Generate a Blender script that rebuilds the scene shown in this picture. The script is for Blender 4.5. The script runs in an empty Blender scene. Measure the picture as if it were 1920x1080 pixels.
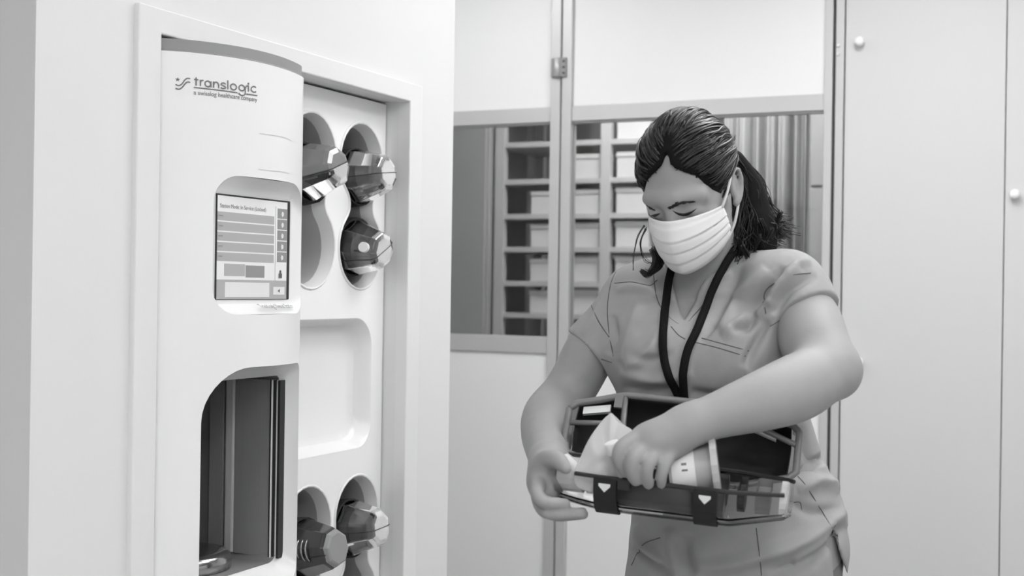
import bpy, bmesh, math, random
import numpy as np
from mathutils import Vector, Matrix
from mathutils.bvhtree import BVHTree
from mathutils.geometry import tessellate_polygon

random.seed(7)
rng = np.random.default_rng(7)
SC = bpy.context.scene
COL = SC.collection
PI = math.pi

# ------------------------------------------------------------------ camera
FPX = 2489.0
YAW, ROLL = math.radians(25.0), math.radians(0.85)
CAM = np.array([0.0, 0.0, 1.28])
CF = np.array([-math.sin(YAW), math.cos(YAW), 0.0])
_r0 = np.array([math.cos(YAW), math.sin(YAW), 0.0])
_u0 = np.array([0.0, 0.0, 1.0])
CR = math.cos(ROLL) * _r0 + math.sin(ROLL) * _u0
CU = math.cos(ROLL) * _u0 - math.sin(ROLL) * _r0
cam_data = bpy.data.cameras.new('camera')
cam = bpy.data.objects.new('camera', cam_data)
COL.objects.link(cam)
cam.matrix_world = Matrix(((CR[0], CU[0], -CF[0], CAM[0]), (CR[1], CU[1], -CF[1], CAM[1]), (CR[2], CU[2], -CF[2], CAM[2]), (0, 0, 0, 1)))
cam_data.sensor_width = 36.0
cam_data.lens = FPX / 1920.0 * 36.0
cam_data.clip_start = 0.02
cam_data.dof.use_dof = True
cam_data.dof.focus_distance = 2.6
cam_data.dof.aperture_fstop = 4.5
SC.camera = cam

# ------------------------------------------------------------------ world, exposure
world = bpy.data.worlds.new('world')
SC.world = world
world.use_nodes = True
world.node_tree.nodes['Background'].inputs[0].default_value = (0.9, 0.9, 0.9, 1)
world.node_tree.nodes['Background'].inputs[1].default_value = 0.35
SC.view_settings.view_transform = 'Standard'
SC.view_settings.look = 'None'
SC.view_settings.gamma = 1.0
SC.view_settings.use_curve_mapping = False
SC.view_settings.exposure = -0.03
LAMP = 12.5            # ceiling panel strength
SC.cycles.use_denoising = True
SC.cycles.max_bounces = 14
SC.cycles.transmission_bounces = 10
SC.cycles.transparent_max_bounces = 16
SC.cycles.sample_clamp_indirect = 6.0

# ------------------------------------------------------------------ helpers
def Pw(px, py, d):
    return CAM + d * (CF + (px - 960.0) / FPX * CR + (540.0 - py) / FPX * CU)

UNIT = 1.14                           # one modelling unit of the figure, in metres
def Q(px, py, d):                     # camera-aligned metric frame: right, up, towards the viewer
    return np.array([(px - 960.0) / FPX * d, (540.0 - py) / FPX * d, -d])

def C2W(v):
    v = np.atleast_2d(v) * UNIT
    return CAM + v[:, :1] * CR + v[:, 1:2] * CU - v[:, 2:3] * CF

def on_plane(px, py, axis, val):
    d = Pw(px, py, 1.0) - CAM
    t = (val - CAM[axis]) / d[axis]
    return CAM + t * d

def nodes_of(name):
    m = bpy.data.materials.new(name)
    m.use_nodes = True
    return m, m.node_tree.nodes, m.node_tree.links, m.node_tree.nodes['Principled BSDF']

def mat(name, g, rough=0.5, metal=0.0, noise=0.03, scale=30.0, bump=0.0, bscale=200.0, coat=0.0, spec=0.5, sss=0.0, stretch=None):
    m, N, L, b = nodes_of(name)
    b.inputs['Roughness'].default_value = rough
    b.inputs['Metallic'].default_value = metal
    b.inputs['Coat Weight'].default_value = coat
    b.inputs['Coat Roughness'].default_value = 0.05
    b.inputs['Specular IOR Level'].default_value = spec
    if sss:
        b.inputs['Subsurface Weight'].default_value = sss
        b.inputs['Subsurface Radius'].default_value = (0.004, 0.004, 0.004)
        b.inputs['Subsurface Scale'].default_value = 1.0
    tc = N.new('ShaderNodeTexCoord')
    src = tc.outputs['Object']
    if stretch:
        mp = N.new('ShaderNodeMapping')
        mp.inputs['Scale'].default_value = stretch
        L.new(src, mp.inputs['Vector'])
        src = mp.outputs['Vector']
    nz = N.new('ShaderNodeTexNoise')
    nz.inputs['Scale'].default_value = scale
    nz.inputs['Detail'].default_value = 4.0
    L.new(src, nz.inputs['Vector'])
    rmp = N.new('ShaderNodeValToRGB')
    lo, hi = g * (1 - noise), min(g * (1 + noise), 1.0)
    rmp.color_ramp.elements[0].color = (lo, lo, lo, 1)
    rmp.color_ramp.elements[1].color = (hi, hi, hi, 1)
    L.new(nz.outputs['Fac'], rmp.inputs['Fac'])
    L.new(rmp.outputs['Color'], b.inputs['Base Color'])
    if bump:
        n2 = N.new('ShaderNodeTexNoise')
        n2.inputs['Scale'].default_value = bscale
        n2.inputs['Detail'].default_value = 3.0
        L.new(src, n2.inputs['Vector'])
        bp = N.new('ShaderNodeBump')
        bp.inputs['Strength'].default_value = bump
        bp.inputs['Distance'].default_value = 0.002
        L.new(n2.outputs['Fac'], bp.inputs['Height'])
        L.new(bp.outputs['Normal'], b.inputs['Normal'])
    return m

def glass(name, g=0.95, rough=0.02, ior=1.42):
    m, N, L, b = nodes_of(name)
    b.inputs['Base Color'].default_value = (g, g, g, 1)
    b.inputs['Roughness'].default_value = rough
    b.inputs['Transmission Weight'].default_value = 1.0
    b.inputs['IOR'].default_value = ior
    return m

def thin_clear(name, g=0.9, ior=1.5):
    """clear sheet: transparent with Fresnel gloss"""
    m, N, L, b = nodes_of(name)
    N.remove(b)
    out = N['Material Output']
    tr = N.new('ShaderNodeBsdfTransparent'); tr.inputs[0].default_value = (g, g, g, 1)
    gl = N.new('ShaderNodeBsdfGlossy'); gl.inputs['Roughness'].default_value = 0.04
    fr = N.new('ShaderNodeFresnel'); fr.inputs['IOR'].default_value = ior
    mx = N.new('ShaderNodeMixShader')
    L.new(fr.outputs[0], mx.inputs[0]); L.new(tr.outputs[0], mx.inputs[1]); L.new(gl.outputs[0], mx.inputs[2])
    L.new(mx.outputs[0], out.inputs['Surface'])
    return m

def emit(name, s, g=1.0):
    m, N, L, b = nodes_of(name)
    b.inputs['Base Color'].default_value = (g, g, g, 1)
    b.inputs['Emission Color'].default_value = (g, g, g, 1)
    b.inputs['Emission Strength'].default_value = s
    return m

def film(name, g=0.8, a=0.5):
    m, N, L, b = nodes_of(name)
    b.inputs['Base Color'].default_value = (g, g, g, 1)
    b.inputs['Roughness'].default_value = 0.25
    b.inputs['Alpha'].default_value = a
    return m

M = {}
M['wall'] = mat('wall_paint', 0.72, 0.55, noise=0.012, scale=3, bump=0.05, bscale=350)
M['wallend'] = mat('wall_end_paint', 0.62, 0.6, noise=0.012, scale=3)
M['trim'] = mat('trim_paint', 0.745, 0.4, noise=0.01)
M['floor'] = mat('floor_vinyl', 0.34, 0.35, noise=0.08, scale=14)
M['ceil'] = mat('ceiling_tile', 0.8, 0.8, noise=0.03, scale=60)
M['panel'] = mat('laminate_panel', 0.80, 0.45, noise=0.012, scale=2)
M['alu'] = mat('anodised_aluminium', 0.56, 0.42, metal=0.25, noise=0.03, scale=8, stretch=(1, 1, 0.1))
M['panel2'] = mat('grey_white_laminate', 0.61, 0.5, noise=0.012, scale=2)
M['aludark'] = mat('gap_dark', 0.05, 0.7)
M['plastic'] = mat('white_plastic', 0.82, 0.28, noise=0.008, coat=0.25)
M['plastic2'] = mat('white_plastic_panel', 0.88, 0.33, noise=0.008, coat=0.15)
M['band'] = mat('grey_cap_plastic', 0.27, 0.5)
M['sleeve'] = mat('grey_sleeve_plastic', 0.45, 0.42, noise=0.03)
M['rim'] = mat('pale_rim_plastic', 0.80, 0.3, noise=0.01)
M['steel'] = mat('brushed_steel', 0.33, 0.42, metal=0.35, noise=0.10, scale=30, stretch=(30, 30, 0.6))
M['steel2'] = mat('bright_steel', 0.45, 0.16, metal=1.0, noise=0.03)
M['black'] = mat('black_rubber', 0.016, 0.45)
M['blackliner'] = mat('black_liner', 0.012, 0.6, noise=0.3, scale=50)
M['felt'] = mat('black_felt', 0.016, 0.9, bump=0.3, bscale=900)
M['liner'] = mat('grey_liner', 0.12, 0.35, noise=0.1, scale=10)
M['dark'] = mat('dark_plastic', 0.03, 0.25, noise=0.05)
M['greycap'] = mat('grey_carrier_cap', 0.20, 0.16, noise=0.03, coat=0.5)
M['frame'] = mat('grey_carrier_rim', 0.17, 0.38, noise=0.04)
M['clear'] = glass('clear_polycarbonate', 0.93, 0.015, 1.40)
M['pane'] = thin_clear('window_glass', 0.94)
M['clearthin'] = thin_clear('clear_shell', 0.985, 1.14)
M['liner2'] = mat('dark_grey_liner', 0.06, 0.25, noise=0.1, scale=10)
M['darkshell'] = mat('dark_carrier_shell', 0.03, 0.12, noise=0.05, coat=0.6)
M['logo'] = mat('logo_ink', 0.16, 0.5)
M['ink'] = mat('ink', 0.03, 0.6)
M['scr_bg'] = emit('screen_background', 0.28, 0.62)
M['scr_row'] = emit('screen_row', 0.14, 0.36)
M['scr_dark'] = emit('screen_button', 0.09, 0.25)
M['scr_lite'] = emit('screen_light', 0.22, 0.6)
M['scr_ink'] = mat('screen_text', 0.10, 0.5)
M['skin'] = mat('skin', 0.325, 0.55, noise=0.05, scale=40, bump=0.08, bscale=500, sss=0.15, spec=0.25)
M['lid'] = mat('lid_skin', 0.29, 0.45, noise=0.05)
M['scrub'] = mat('scrub_cloth', 0.33, 0.85, noise=0.05, scale=60, bump=0.25, bscale=900, spec=0.2)
M['seam'] = mat('seam_thread', 0.10, 0.9)
M['pants'] = mat('trouser_cloth', 0.20, 0.85, noise=0.05, scale=60)
M['hair'] = mat('dark_hair', 0.007, 0.36, noise=0.35, scale=60, spec=0.45)
M['haircore'] = mat('dark_hair_mass', 0.005, 0.8, noise=0.3, scale=60, spec=0.15)
M['mask'] = mat('mask_paper', 0.75, 0.8, noise=0.015, scale=120, bump=0.1, bscale=1200)
M['elastic'] = mat('ear_elastic', 0.66, 0.8)
M['lanyard'] = mat('black_lanyard', 0.006, 0.8, bump=0.3, bscale=1200, spec=0.15)
M['paper'] = mat('white_paper', 0.78, 0.7, noise=0.01)
M['film'] = film('pouch_film', 0.75, 0.6)
M['jar'] = mat('pale_jar', 0.42, 0.35, noise=0.03)
M['label'] = mat('white_label', 0.78, 0.5)
M['nail'] = mat('nail', 0.42, 0.25)
M['box'] = mat('pale_box', 0.60, 0.7, noise=0.04)
M['shelf'] = mat('shelf_metal', 0.48, 0.45, noise=0.04)
M['store'] = mat('store_wall', 0.30, 0.8, noise=0.12, scale=1.6)
M['storedoor'] = mat('store_door', 0.34, 0.7, noise=0.22, scale=2.2)
M['curtain'] = mat('grey_curtain', 0.36, 0.85, noise=0.05)
M['shoe'] = mat('shoe', 0.05, 0.6)
M['knob'] = mat('white_knob', 0.85, 0.3)

def tag(o, label=None, cat=None, group=None, kind=None):
    if label: o['label'] = label
    if cat: o['category'] = cat
    if group: o['group'] = group
    if kind: o['kind'] = kind
    return o

def empty(name, loc, rot=None):
    o = bpy.data.objects.new(name, None)
    o.empty_display_size = 0.05
    COL.objects.link(o)
    o.location = loc
    if rot is not None: o.rotation_euler = rot
    return o

def wloc(o):
    p = np.zeros(3)
    while o is not None:
        p = p + np.array(o.location); o = o.parent
    return p

def obj(name, V, Fc, m, parent=None, smooth=False, local=False, origin=None):
    """link one mesh object; V in world coordinates unless local"""
    V = np.asarray(V, dtype=float).reshape(-1, 3)
    off = np.zeros(3)
    if not local:
        if parent is not None:
            off = wloc(parent)
        elif origin is not None:
            off = np.asarray(origin, float)
    me = bpy.data.meshes.new(name)
    me.from_pydata((V - off).tolist(), [], [list(map(int, f)) for f in Fc])
    me.validate()
    if smooth:
        me.polygons.foreach_set('use_smooth', [True] * len(me.polygons))
    me.materials.append(m)
    o = bpy.data.objects.new(name, me)
    COL.objects.link(o)
    if parent is not None:
        o.parent = parent
    elif origin is not None and not local:
        o.location = origin
    return o

def fix_normals(o):
    bm = bmesh.new(); bm.from_mesh(o.data)
    bmesh.ops.recalc_face_normals(bm, faces=bm.faces[:])
    bm.to_mesh(o.data); bm.free()
    return o

def bevel(o, w, seg=2):
    md = o.modifiers.new('bevel', 'BEVEL')
    md.width = w; md.segments = seg; md.limit_method = 'ANGLE'; md.angle_limit = math.radians(35)
    return o

def solidify(o, t, off=-1.0):
    md = o.modifiers.new('thickness', 'SOLIDIFY')
    md.thickness = t; md.offset = off
    return o

BOXF = [(0, 1, 3, 2), (4, 6, 7, 5), (0, 4, 5, 1), (2, 3, 7, 6), (0, 2, 6, 4), (1, 5, 7, 3)]
def boxv(lo, hi):
    return np.array([(x, y, z) for x in (lo[0], hi[0]) for y in (lo[1], hi[1]) for z in (lo[2], hi[2])], float)

def box(name, lo, hi, m, parent=None, bev=0.0, local=False):
    lo, hi = np.minimum(lo, hi), np.maximum(lo, hi)
    org = None if (parent is not None or local) else ((lo[0] + hi[0]) / 2, (lo[1] + hi[1]) / 2, lo[2])
    o = obj(name, boxv(lo, hi), BOXF, m, parent, local=local, origin=org)
    if bev: bevel(o, bev)
    return o

def loft(rings, close_ring=True, cap0=False, cap1=False):
    n = len(rings[0]); V = np.concatenate([np.asarray(r, float) for r in rings]); Fc = []
    for i in range(len(rings) - 1):
        for j in range(n if close_ring else n - 1):
            k = (j + 1) % n
            Fc.append((i * n + j, i * n + k, (i + 1) * n + k, (i + 1) * n + j))
    if cap0: Fc.append(tuple(range(n))[::-1])
    if cap1: Fc.append(tuple((len(rings) - 1) * n + j for j in range(n)))
    return V, Fc

def merge(parts):
    V, Fc, o = [], [], 0
    for v, f in parts:
        v = np.asarray(v, float).reshape(-1, 3)
        V.append(v); Fc += [tuple(i + o for i in q) for q in f]; o += len(v)
    return np.concatenate(V), Fc

def tube(pts, r, seg=8, cap=True):
    pts = np.asarray(pts, float); n = len(pts)
    r = np.full(n, r) if np.isscalar(r) else np.asarray(r, float)
    t = np.gradient(pts, axis=0); t /= np.linalg.norm(t, axis=1)[:, None] + 1e-12
    a = np.array([0, 0, 1.0]) if abs(t[0][2]) < 0.9 else np.array([1.0, 0, 0])
    rings = []
    u = np.cross(t[0], a); u /= np.linalg.norm(u)
    for i in range(n):
        u = u - t[i] * (u @ t[i]); u /= np.linalg.norm(u) + 1e-12
        v = np.cross(t[i], u)
        ang = np.arange(seg) * 2 * PI / seg
        rings.append(pts[i] + r[i] * (np.cos(ang)[:, None] * u + np.sin(ang)[:, None] * v))
    return loft(rings, True, cap, cap)

def spline(P, n):
    """Catmull-Rom through rows of P"""
    P = np.asarray(P, float); m = len(P)
    E = np.vstack([2 * P[0] - P[1], P, 2 * P[-1] - P[-2]])
    out = []
    for t in np.linspace(0, m - 1, n):
        i = min(int(t), m - 2); f = t - i
        a, b, c, d = E[i], E[i + 1], E[i + 2], E[i + 3]
        out.append(0.5 * (2 * b + (c - a) * f + (2 * a - 5 * b + 4 * c - d) * f * f + (3 * b - a - 3 * c + d) * f ** 3))
    return np.array(out)

def cylinder(c, axis, r, h, seg=24, r2=None):
    c = np.asarray(c, float); axis = np.asarray(axis, float); axis = axis / np.linalg.norm(axis)
    a = np.array([0, 0, 1.0]) if abs(axis[2]) < 0.9 else np.array([1.0, 0, 0])
    u = np.cross(axis, a); u /= np.linalg.norm(u); v = np.cross(axis, u)
    ang = np.arange(seg) * 2 * PI / seg
    ring = lambda rr, k: c + axis * k + rr * (np.cos(ang)[:, None] * u + np.sin(ang)[:, None] * v)
    return loft([ring(r, 0), ring(r2 or r, h)], True, True, True)

def fill_holes(outer, holes):
    """triangulated 2-D polygon with holes -> (points, tris)"""
    loops = [[Vector((p[0], p[1], 0)) for p in outer]] + [[Vector((p[0], p[1], 0)) for p in h] for h in holes]
    pts = [p for lp in loops for p in lp]
    tris = tessellate_polygon(loops)
    return np.array([[p.x, p.y] for p in pts]), tris

def rrect(x0, x1, y0, y1, r, seg=7):
    """rounded rectangle; r = scalar or (bl, br, tr, tl)"""
    if np.isscalar(r): r = (r,) * 4
    cs = [(x0 + r[0], y0 + r[0], PI, r[0]), (x1 - r[1], y0 + r[1], 1.5 * PI, r[1]), (x1 - r[2], y1 - r[2], 0, r[2]), (x0 + r[3], y1 - r[3], 0.5 * PI, r[3])]
    out = []
    for cx, cy, a0, rr in cs:
        for k in range(seg + 1):
            a = a0 + k / seg * PI / 2
            out.append((cx + rr * math.cos(a), cy + rr * math.sin(a)))
    return np.array(out)

# ------------------------------------------------------------------ the room
XW = -1.61                      # face of the wall that holds the station
Y0, Y1 = 1.617, 3.075           # its near and far corner
RY0, RY1, RZ0, RZ1 = 1.909, 2.828, 0.22, 1.732   # recess
YB = 4.60                       # glazed partition
CEIL = 2.75

tag(box('floor', (-4.2, -2.6, -0.1), (2.2, 8.2, 0.0), M['floor']), 'grey vinyl floor of the room', kind='structure')
tag(box('ceiling', (-4.2, -2.6, CEIL), (2.2, 8.2, CEIL + 0.1), M['ceil']), 'white ceiling of the room', kind='structure')
tag(box('wall_right', (2.0, -2.6, 0.0), (2.2, 8.2, CEIL), M['wall']), 'white wall on the right outside the picture', kind='structure')
tag(box('wall_rear', (-4.2, -2.6, 0.0), (2.0, -2.4, CEIL), M['wall']), 'white wall behind the viewer', kind='structure')
tag(box('wall_side', (-4.2, -2.4, 0.0), (-4.0, 8.2, CEIL), M['wall']), 'white wall far on the left', kind='structure')

# station wall: a block with a recess, built as a face with a hole and the recess walls
parts = []
outer = np.array([(Y0, 0), (Y1, 0), (Y1, CEIL), (Y0, CEIL)])
hole = np.array([(RY0, RZ0), (RY1, RZ0), (RY1, RZ1), (RY0, RZ1)])
p2, tr = fill_holes(outer, [hole])
parts.append((np.c_[np.full(len(p2), XW), p2], tr))
XD = -2.30
ring = lambda x, q: np.c_[np.full(len(q), x), q]
v, f = loft([ring(XW, hole), ring(XD, hole)], True, False, True); parts.append((v, f))
v, f = loft([ring(XW, outer), ring(-2.45, outer)], True, False, True); parts.append((v, f))
w = obj('wall_left', *merge(parts), M['wall'], origin=((XW - 2.45) / 2, (Y0 + Y1) / 2, 0))
bm = bmesh.new(); bm.from_mesh(w.data); bmesh.ops.remove_doubles(bm, verts=bm.verts[:], dist=1e-5)
bmesh.ops.recalc_face_normals(bm, faces=bm.faces[:]); bm.to_mesh(w.data); bm.free()
tag(w, 'white wall block with the recess for the tube station', kind='structure')
tag(box('wall_near', (-4.0, Y0 + 0.02, 0), (-2.46, Y0 + 0.14, CEIL), M['wall']), 'white wall returning left of the station block', kind='structure')

# casing round the recess
tw, tp = 0.060, 0.012
hole_t = np.array([(RY0 + 0.0012, RZ0 + 0.0012), (RY1 - 0.0012, RZ0 + 0.0012), (RY1 - 0.0012, RZ1 - 0.0012), (RY0 + 0.0012, RZ1 - 0.0012)])
p2, tr = fill_holes(np.array([(RY0 - tw, RZ0 - tw), (RY1 + tw, RZ0 - tw), (RY1 + tw, RZ1 + 0.045), (RY0 - tw, RZ1 + 0.045)]), [hole_t])
o1 = np.array([(RY0 - tw, RZ0 - tw), (RY1 + tw, RZ0 - tw), (RY1 + tw, RZ1 + 0.045), (RY0 - tw, RZ1 + 0.045)])
parts = [(np.c_[np.full(len(p2), XW + tp), p2], tr)]
parts.append(loft([ring(XW + tp, o1), ring(XW - 0.001, o1)]))
parts.append(loft([ring(XW + tp, hole_t), ring(XW - 0.02, hole_t)]))
t = obj('trim_1', *merge(parts), M['trim'], origin=(XW, (RY0 + RY1) / 2, RZ0))
bm = bmesh.new(); bm.from_mesh(t.data); bmesh.ops.remove_doubles(bm, verts=bm.verts[:], dist=1e-5)
bmesh.ops.recalc_face_normals(bm, faces=bm.faces[:]); bm.to_mesh(t.data); bm.free()
bevel(t, 0.003, 2)
tag(t, 'flat white casing round the station recess', kind='structure')

# ------------------------------------------------------------------ glazed partition at the back
def bx(px, py=540):              # x on the partition plane under a pixel
    return on_plane(px, py, 1, YB)[0]
def bz(px, py):
    return on_plane(px, py, 1, YB)[2]
part_root = empty('partition', (bx(1050), YB, 0))
part_root['kind'] = 'structure'
part_root['label'] = 'aluminium framed partition with white panels and two windows'
part_root.name = 'wall_back'
xa = bx(700, 540)                                  # runs on behind the station wall
s1a, s1m, s1n, s1b = bx(1029), bx(1047), bx(1050), bx(1068)
s2a, s2m, s2n, s2b = bx(1541), bx(1556), bx(1562), bx(1577)
zt0, zt1 = bz(940, 205), bz(940, 233)              # upper rail left bay (top, bottom)
zb0, zb1 = bz(940, 629), bz(940, 660)
ZTOP, ZTB = zt0, zt1
TH = 0.045
def pbox(name, x0, x1, z0, z1, m, dy0=0.0, dy1=TH, bev=0.002, par=part_root):
    return box(name, (x0, YB + dy0, z0), (x1, YB + dy1, z1), m, par, bev)
pbox('stile', s1a, s1m, 0, CEIL, M['alu'], -0.012)
pbox('stile', s1n, s1b, 0, CEIL, M['alu'], -0.012)
pbox('gap_strip', s1m, s1n, 0, CEIL, M['band'], 0.005)
pbox('stile', s2a, s2m, 0, CEIL, M['alu'], -0.012)
pbox('gap_strip', s2m, s2n, 0, CEIL, M['aludark'], 0.0)
st4 = pbox('stile', s2n, s2b, 0, CEIL, M['alu'], -0.012)
for (x0, x1) in ((xa - 0.8, s1a), (s1b, s2a)):
    pbox('panel', x0, x1, ZTOP, CEIL, M['panel'], 0.004)
    pbox('rail', x0, x1, ZTB, ZTOP, M['alu'], -0.004)
    pbox('rail', x0, x1, zb1, zb0, M['alu'], -0.004)
    pbox('panel', x0, x1, 0.0, zb1, M['panel'], 0.004)
    pbox('window_bead', x0, x1, ZTB - 0.008, ZTB, M['band'], 0.002, 0.03, 0)
# a second upright behind the station corner
pbox('stile', xa - 0.02, xa + 0.02, 0, CEIL, M['alu'], -0.012)
for k, (x0, x1) in enumerate(((xa - 0.8, s1a), (s1b, s2a))):
    g = box('window_%d' % (k + 1), (x0, YB + 0.015, zb0), (x1, YB + 0.021, ZTB), M['pane'])
    tag(g, ['clear glass of the window left of the hinged post', 'clear glass of the window behind the woman'][k], kind='structure')
# hinge
h = on_plane(1051, 128, 1, YB)
hg = box('hinge', (h[0] - 0.031, YB - 0.022, h[2] - 0.036), (h[0] + 0.031, YB - 0.012, h[2] + 0.036), M['band'], part_root, 0.002)
obj('hinge_knuckle', *cylinder((h[0] - 0.004, YB - 0.024, h[2] - 0.036), (0, 0, 1), 0.011, 0.072, 14), M['alu'], hg, True)
for dz in (-0.022, 0.0, 0.022):
    obj('screw', *cylinder((h[0] + 0.022, YB - 0.0225, h[2] + dz), (0, -1, 0), 0.0045, 0.002, 10), M['aludark'], hg, True)
for py in (87, 103):
    q = on_plane(1573, py, 1, YB)
    obj('screw', *cylinder((q[0], YB - 0.0125, q[2]), (0, -1, 0), 0.006, 0.006, 12, 0.004), M['knob'], st4, True)
# wall panels on the right
x_r1 = bx(1882); x_end = 2.0
wr = empty('wall_end', ((s2b + x_end) / 2, YB, 0)); tag(wr, 'white laminate wall panels right of the partition', kind='structure')
box('panel', (s2b + 0.004, YB - 0.004, 0), (x_r1 - 0.003, YB + 0.05, CEIL), M['panel2'], wr, 0.002)
box('panel', (x_r1, YB - 0.004, 0), (x_r1 + 1.2, YB + 0.05, CEIL), M['panel2'], wr, 0.002)
box('panel', (x_r1 + 1.203, YB - 0.004, 0), (x_end, YB + 0.05, CEIL), M['panel2'], wr, 0.002)
for (px, py, lab) in ((1614, 80, 'round white knob high on the wall panel beside the post'), (1612, 678, 'round white knob on the wall panel beside the elbow'), (1904, 365, 'round white knob on the wall panel at the right edge')):
    q = on_plane(px, py, 1, YB)
    rings = []
    for (dy, r) in ((-0.004, 0.012), (-0.012, 0.013), (-0.020, 0.0165), (-0.030, 0.0165), (-0.035, 0.012), (-0.037, 0.004)):
        a = np.arange(18) * 2 * PI / 18
        rings.append(np.c_[q[0] + r * np.cos(a), np.full(18, YB + dy), q[2] + r * np.sin(a)])
    k = obj('wall_knob', *loft(rings, True, True, True), M['knob'], None, True, origin=(q[0], YB, q[2]))
    fix_normals(k)
    tag(k, lab, 'knob', 'white knobs on the wall panels')

# room behind the windows
YS = 5.55
tag(box('wall_store', (-4.0, 7.6, 0), (2.0, 7.75, CEIL), M['store']), 'grey wall of the room beyond the windows', kind='structure')
sx0, sx1 = on_plane(935, 430, 1, YS)[0], on_plane(1250, 430, 1, YS)[0]
shelf = empty('shelving_unit', ((sx0 + sx1) / 2, YS, 0))
tag(shelf, 'pale metal shelving unit seen through the windows', 'shelving')
sz = [on_plane(985, p, 1, YS)[2] for p in (271, 341, 406, 468, 532, 592)]
pxs = [935, 1133, 1330]
for px in pxs:
    x = on_plane(px, 430, 1, YS)[0]
    for yy in (YS, YS + 0.45):
        box('upright', (x - 0.024, yy, 0), (x + 0.024, yy + 0.04, 2.15), M['shelf'], shelf, 0.002)
xl, xr = on_plane(928, 430, 1, YS)[0], on_plane(1335, 430, 1, YS)[0]
sz_all = [sz[0] + 0.17] + sz + [sz[-1] - 0.16, sz[-1] - 0.42, sz[-1] - 0.68]
for z in sz_all:
    box('shelf_board', (xl, YS + 0.005, z - 0.012), (xr, YS + 0.45, z + 0.012), M['shelf'], shelf, 0.002)
ord_ = ['top', 'second', 'third', 'fourth', 'fifth', 'sixth']
for i, z in enumerate(sz):
    for (pa, pb, hh, nm, first) in ((990, 1042, 0.105, 'left bay behind the left window', 2), (1052, 1118, 0.11, 'left bay behind the woman\'s window', 1), (1150, 1212, 0.115, 'right bay beside the woman\'s head', 0)):
        if i < first or z < 0.9: continue
        xa_, xb_ = on_plane(pa, 430, 1, YS)[0], on_plane(pb, 430, 1, YS)[0]
        b = empty('storage_box', ((xa_ + xb_) / 2, YS + 0.2, z + 0.0125))
        tag(b, 'pale storage box on the %s shelf, %s' % (ord_[i], nm), 'box', 'storage boxes on the shelving')
        box('box_body', (xa_, YS + 0.03, z + 0.0125), (xb_, YS + 0.38, z + 0.012 + hh * 0.8), M['box'], b, 0.003)
        box('box_lid', (xa_ - 0.002, YS + 0.026, z + 0.012 + hh * 0.8), (xb_ + 0.002, YS + 0.384, z + 0.012 + hh), M['box'], b, 0.003)
dx0, dx1 = on_plane(780, 430, 1, 5.5)[0], on_plane(912, 430, 1, 5.5)[0]
dd = empty('tall_cabinet', ((dx0 + dx1) / 2, 5.5, 0)); tag(dd, 'dark grey tall cabinet seen through the left window', 'cabinet')
box('cabinet_body', (dx0, 5.52, 0), (dx1, 5.95, 2.35), M['storedoor'], dd, 0.004)
box('cabinet_door', (dx0 + 0.01, 5.50, 0.03), (dx1 - 0.01, 5.519, 2.33), M['storedoor'], dd, 0.003)
# curtain of hanging strips
cu0, cu1 = on_plane(1355, 400, 1, 5.5)[0], on_plane(1512, 400, 1, 5.5)[0]
xs = np.linspace(cu0, cu1, 120)
tt = np.linspace(0, 1, 120)
ys = 5.5 + 0.035 * np.sin(tt * 41) + 0.022 * np.sin(tt * 97 + 1) + 0.03 * np.sin(tt * 17)
rings = [np.c_[xs, ys, np.full(120, z)] for z in (0.05, 0.8, 1.5, 2.45)]
cu = obj('curtain', *loft(rings, False), M['curtain'], None, True, origin=((cu0 + cu1) / 2, 5.5, 0.05))
solidify(cu, 0.004)
tag(cu, 'pale grey pleated curtain hanging behind the woman\'s window', 'curtain')
cr0, cr1 = on_plane(1285, 400, 1, 5.45)[0], on_plane(1600, 400, 1, 5.45)[0]
rod = obj('curtain_rod', *tube([(cr0, 5.5, 2.46), (cr1, 5.5, 2.46)], 0.014, 12), M['shelf'], None, True, origin=(cr0, 5.5, 2.46))
tag(rod, 'metal rod the pleated curtain hangs from', 'curtain rod')
lx0, lx1 = on_plane(1514, 400, 1, 5.4)[0], on_plane(1600, 400, 1, 5.4)[0]
lk = empty('locker', ((lx0 + lx1) / 2, 5.4, 0)); tag(lk, 'dark locker with a pale upper door beside the curtain', 'locker')
box('locker_body', (lx0, 5.42, 0), (lx1, 5.8, 2.3), M['storedoor'], lk, 0.003)
box('locker_door', (lx0 + 0.01, 5.40, on_plane(1520, 348, 1, 5.4)[2]), (lx1 - 0.01, 5.42, 2.25), M['curtain'], lk, 0.003)
box('locker_door', (lx0 + 0.01, 5.40, 0.08), (lx1 - 0.01, 5.42, on_plane(1520, 353, 1, 5.4)[2]), M['storedoor'], lk, 0.003)

# ------------------------------------------------------------------ ceiling lamps
def ceiling_lamp(x, y, label, lx=0.55, ly=1.15, m=None):
    r = empty('ceiling_light', (x, y, CEIL - 0.03)); tag(r, label, 'lamp', 'ceiling light panels')
    o_ = lambda e: np.array([(x - lx / 2 - e, y - ly / 2 - e), (x + lx / 2 + e, y - ly / 2 - e), (x + lx / 2 + e, y + ly / 2 + e), (x - lx / 2 - e, y + ly / 2 + e)])
    p2, tr = fill_holes(o_(0.03), [o_(0.0)])
    fr = obj('lamp_frame', np.c_[p2, np.full(len(p2), CEIL - 0.03)], tr, M['trim'], r)
    solidify(fr, 0.028, 1.0)
    box('diffuser', (x - lx / 2 + 0.001, y - ly / 2 + 0.001, CEIL - 0.024), (x + lx / 2 - 0.001, y + ly / 2 - 0.001, CEIL - 0.004), m or EM, r)
EM = emit('lamp_diffuser', LAMP)
EM2 = emit('store_fill_diffuser', LAMP * 1.7)  # stronger emission for the fill panels added beyond the windows
ceiling_lamp(0.25, 2.5, 'ceiling light panel above and behind the woman')
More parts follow.
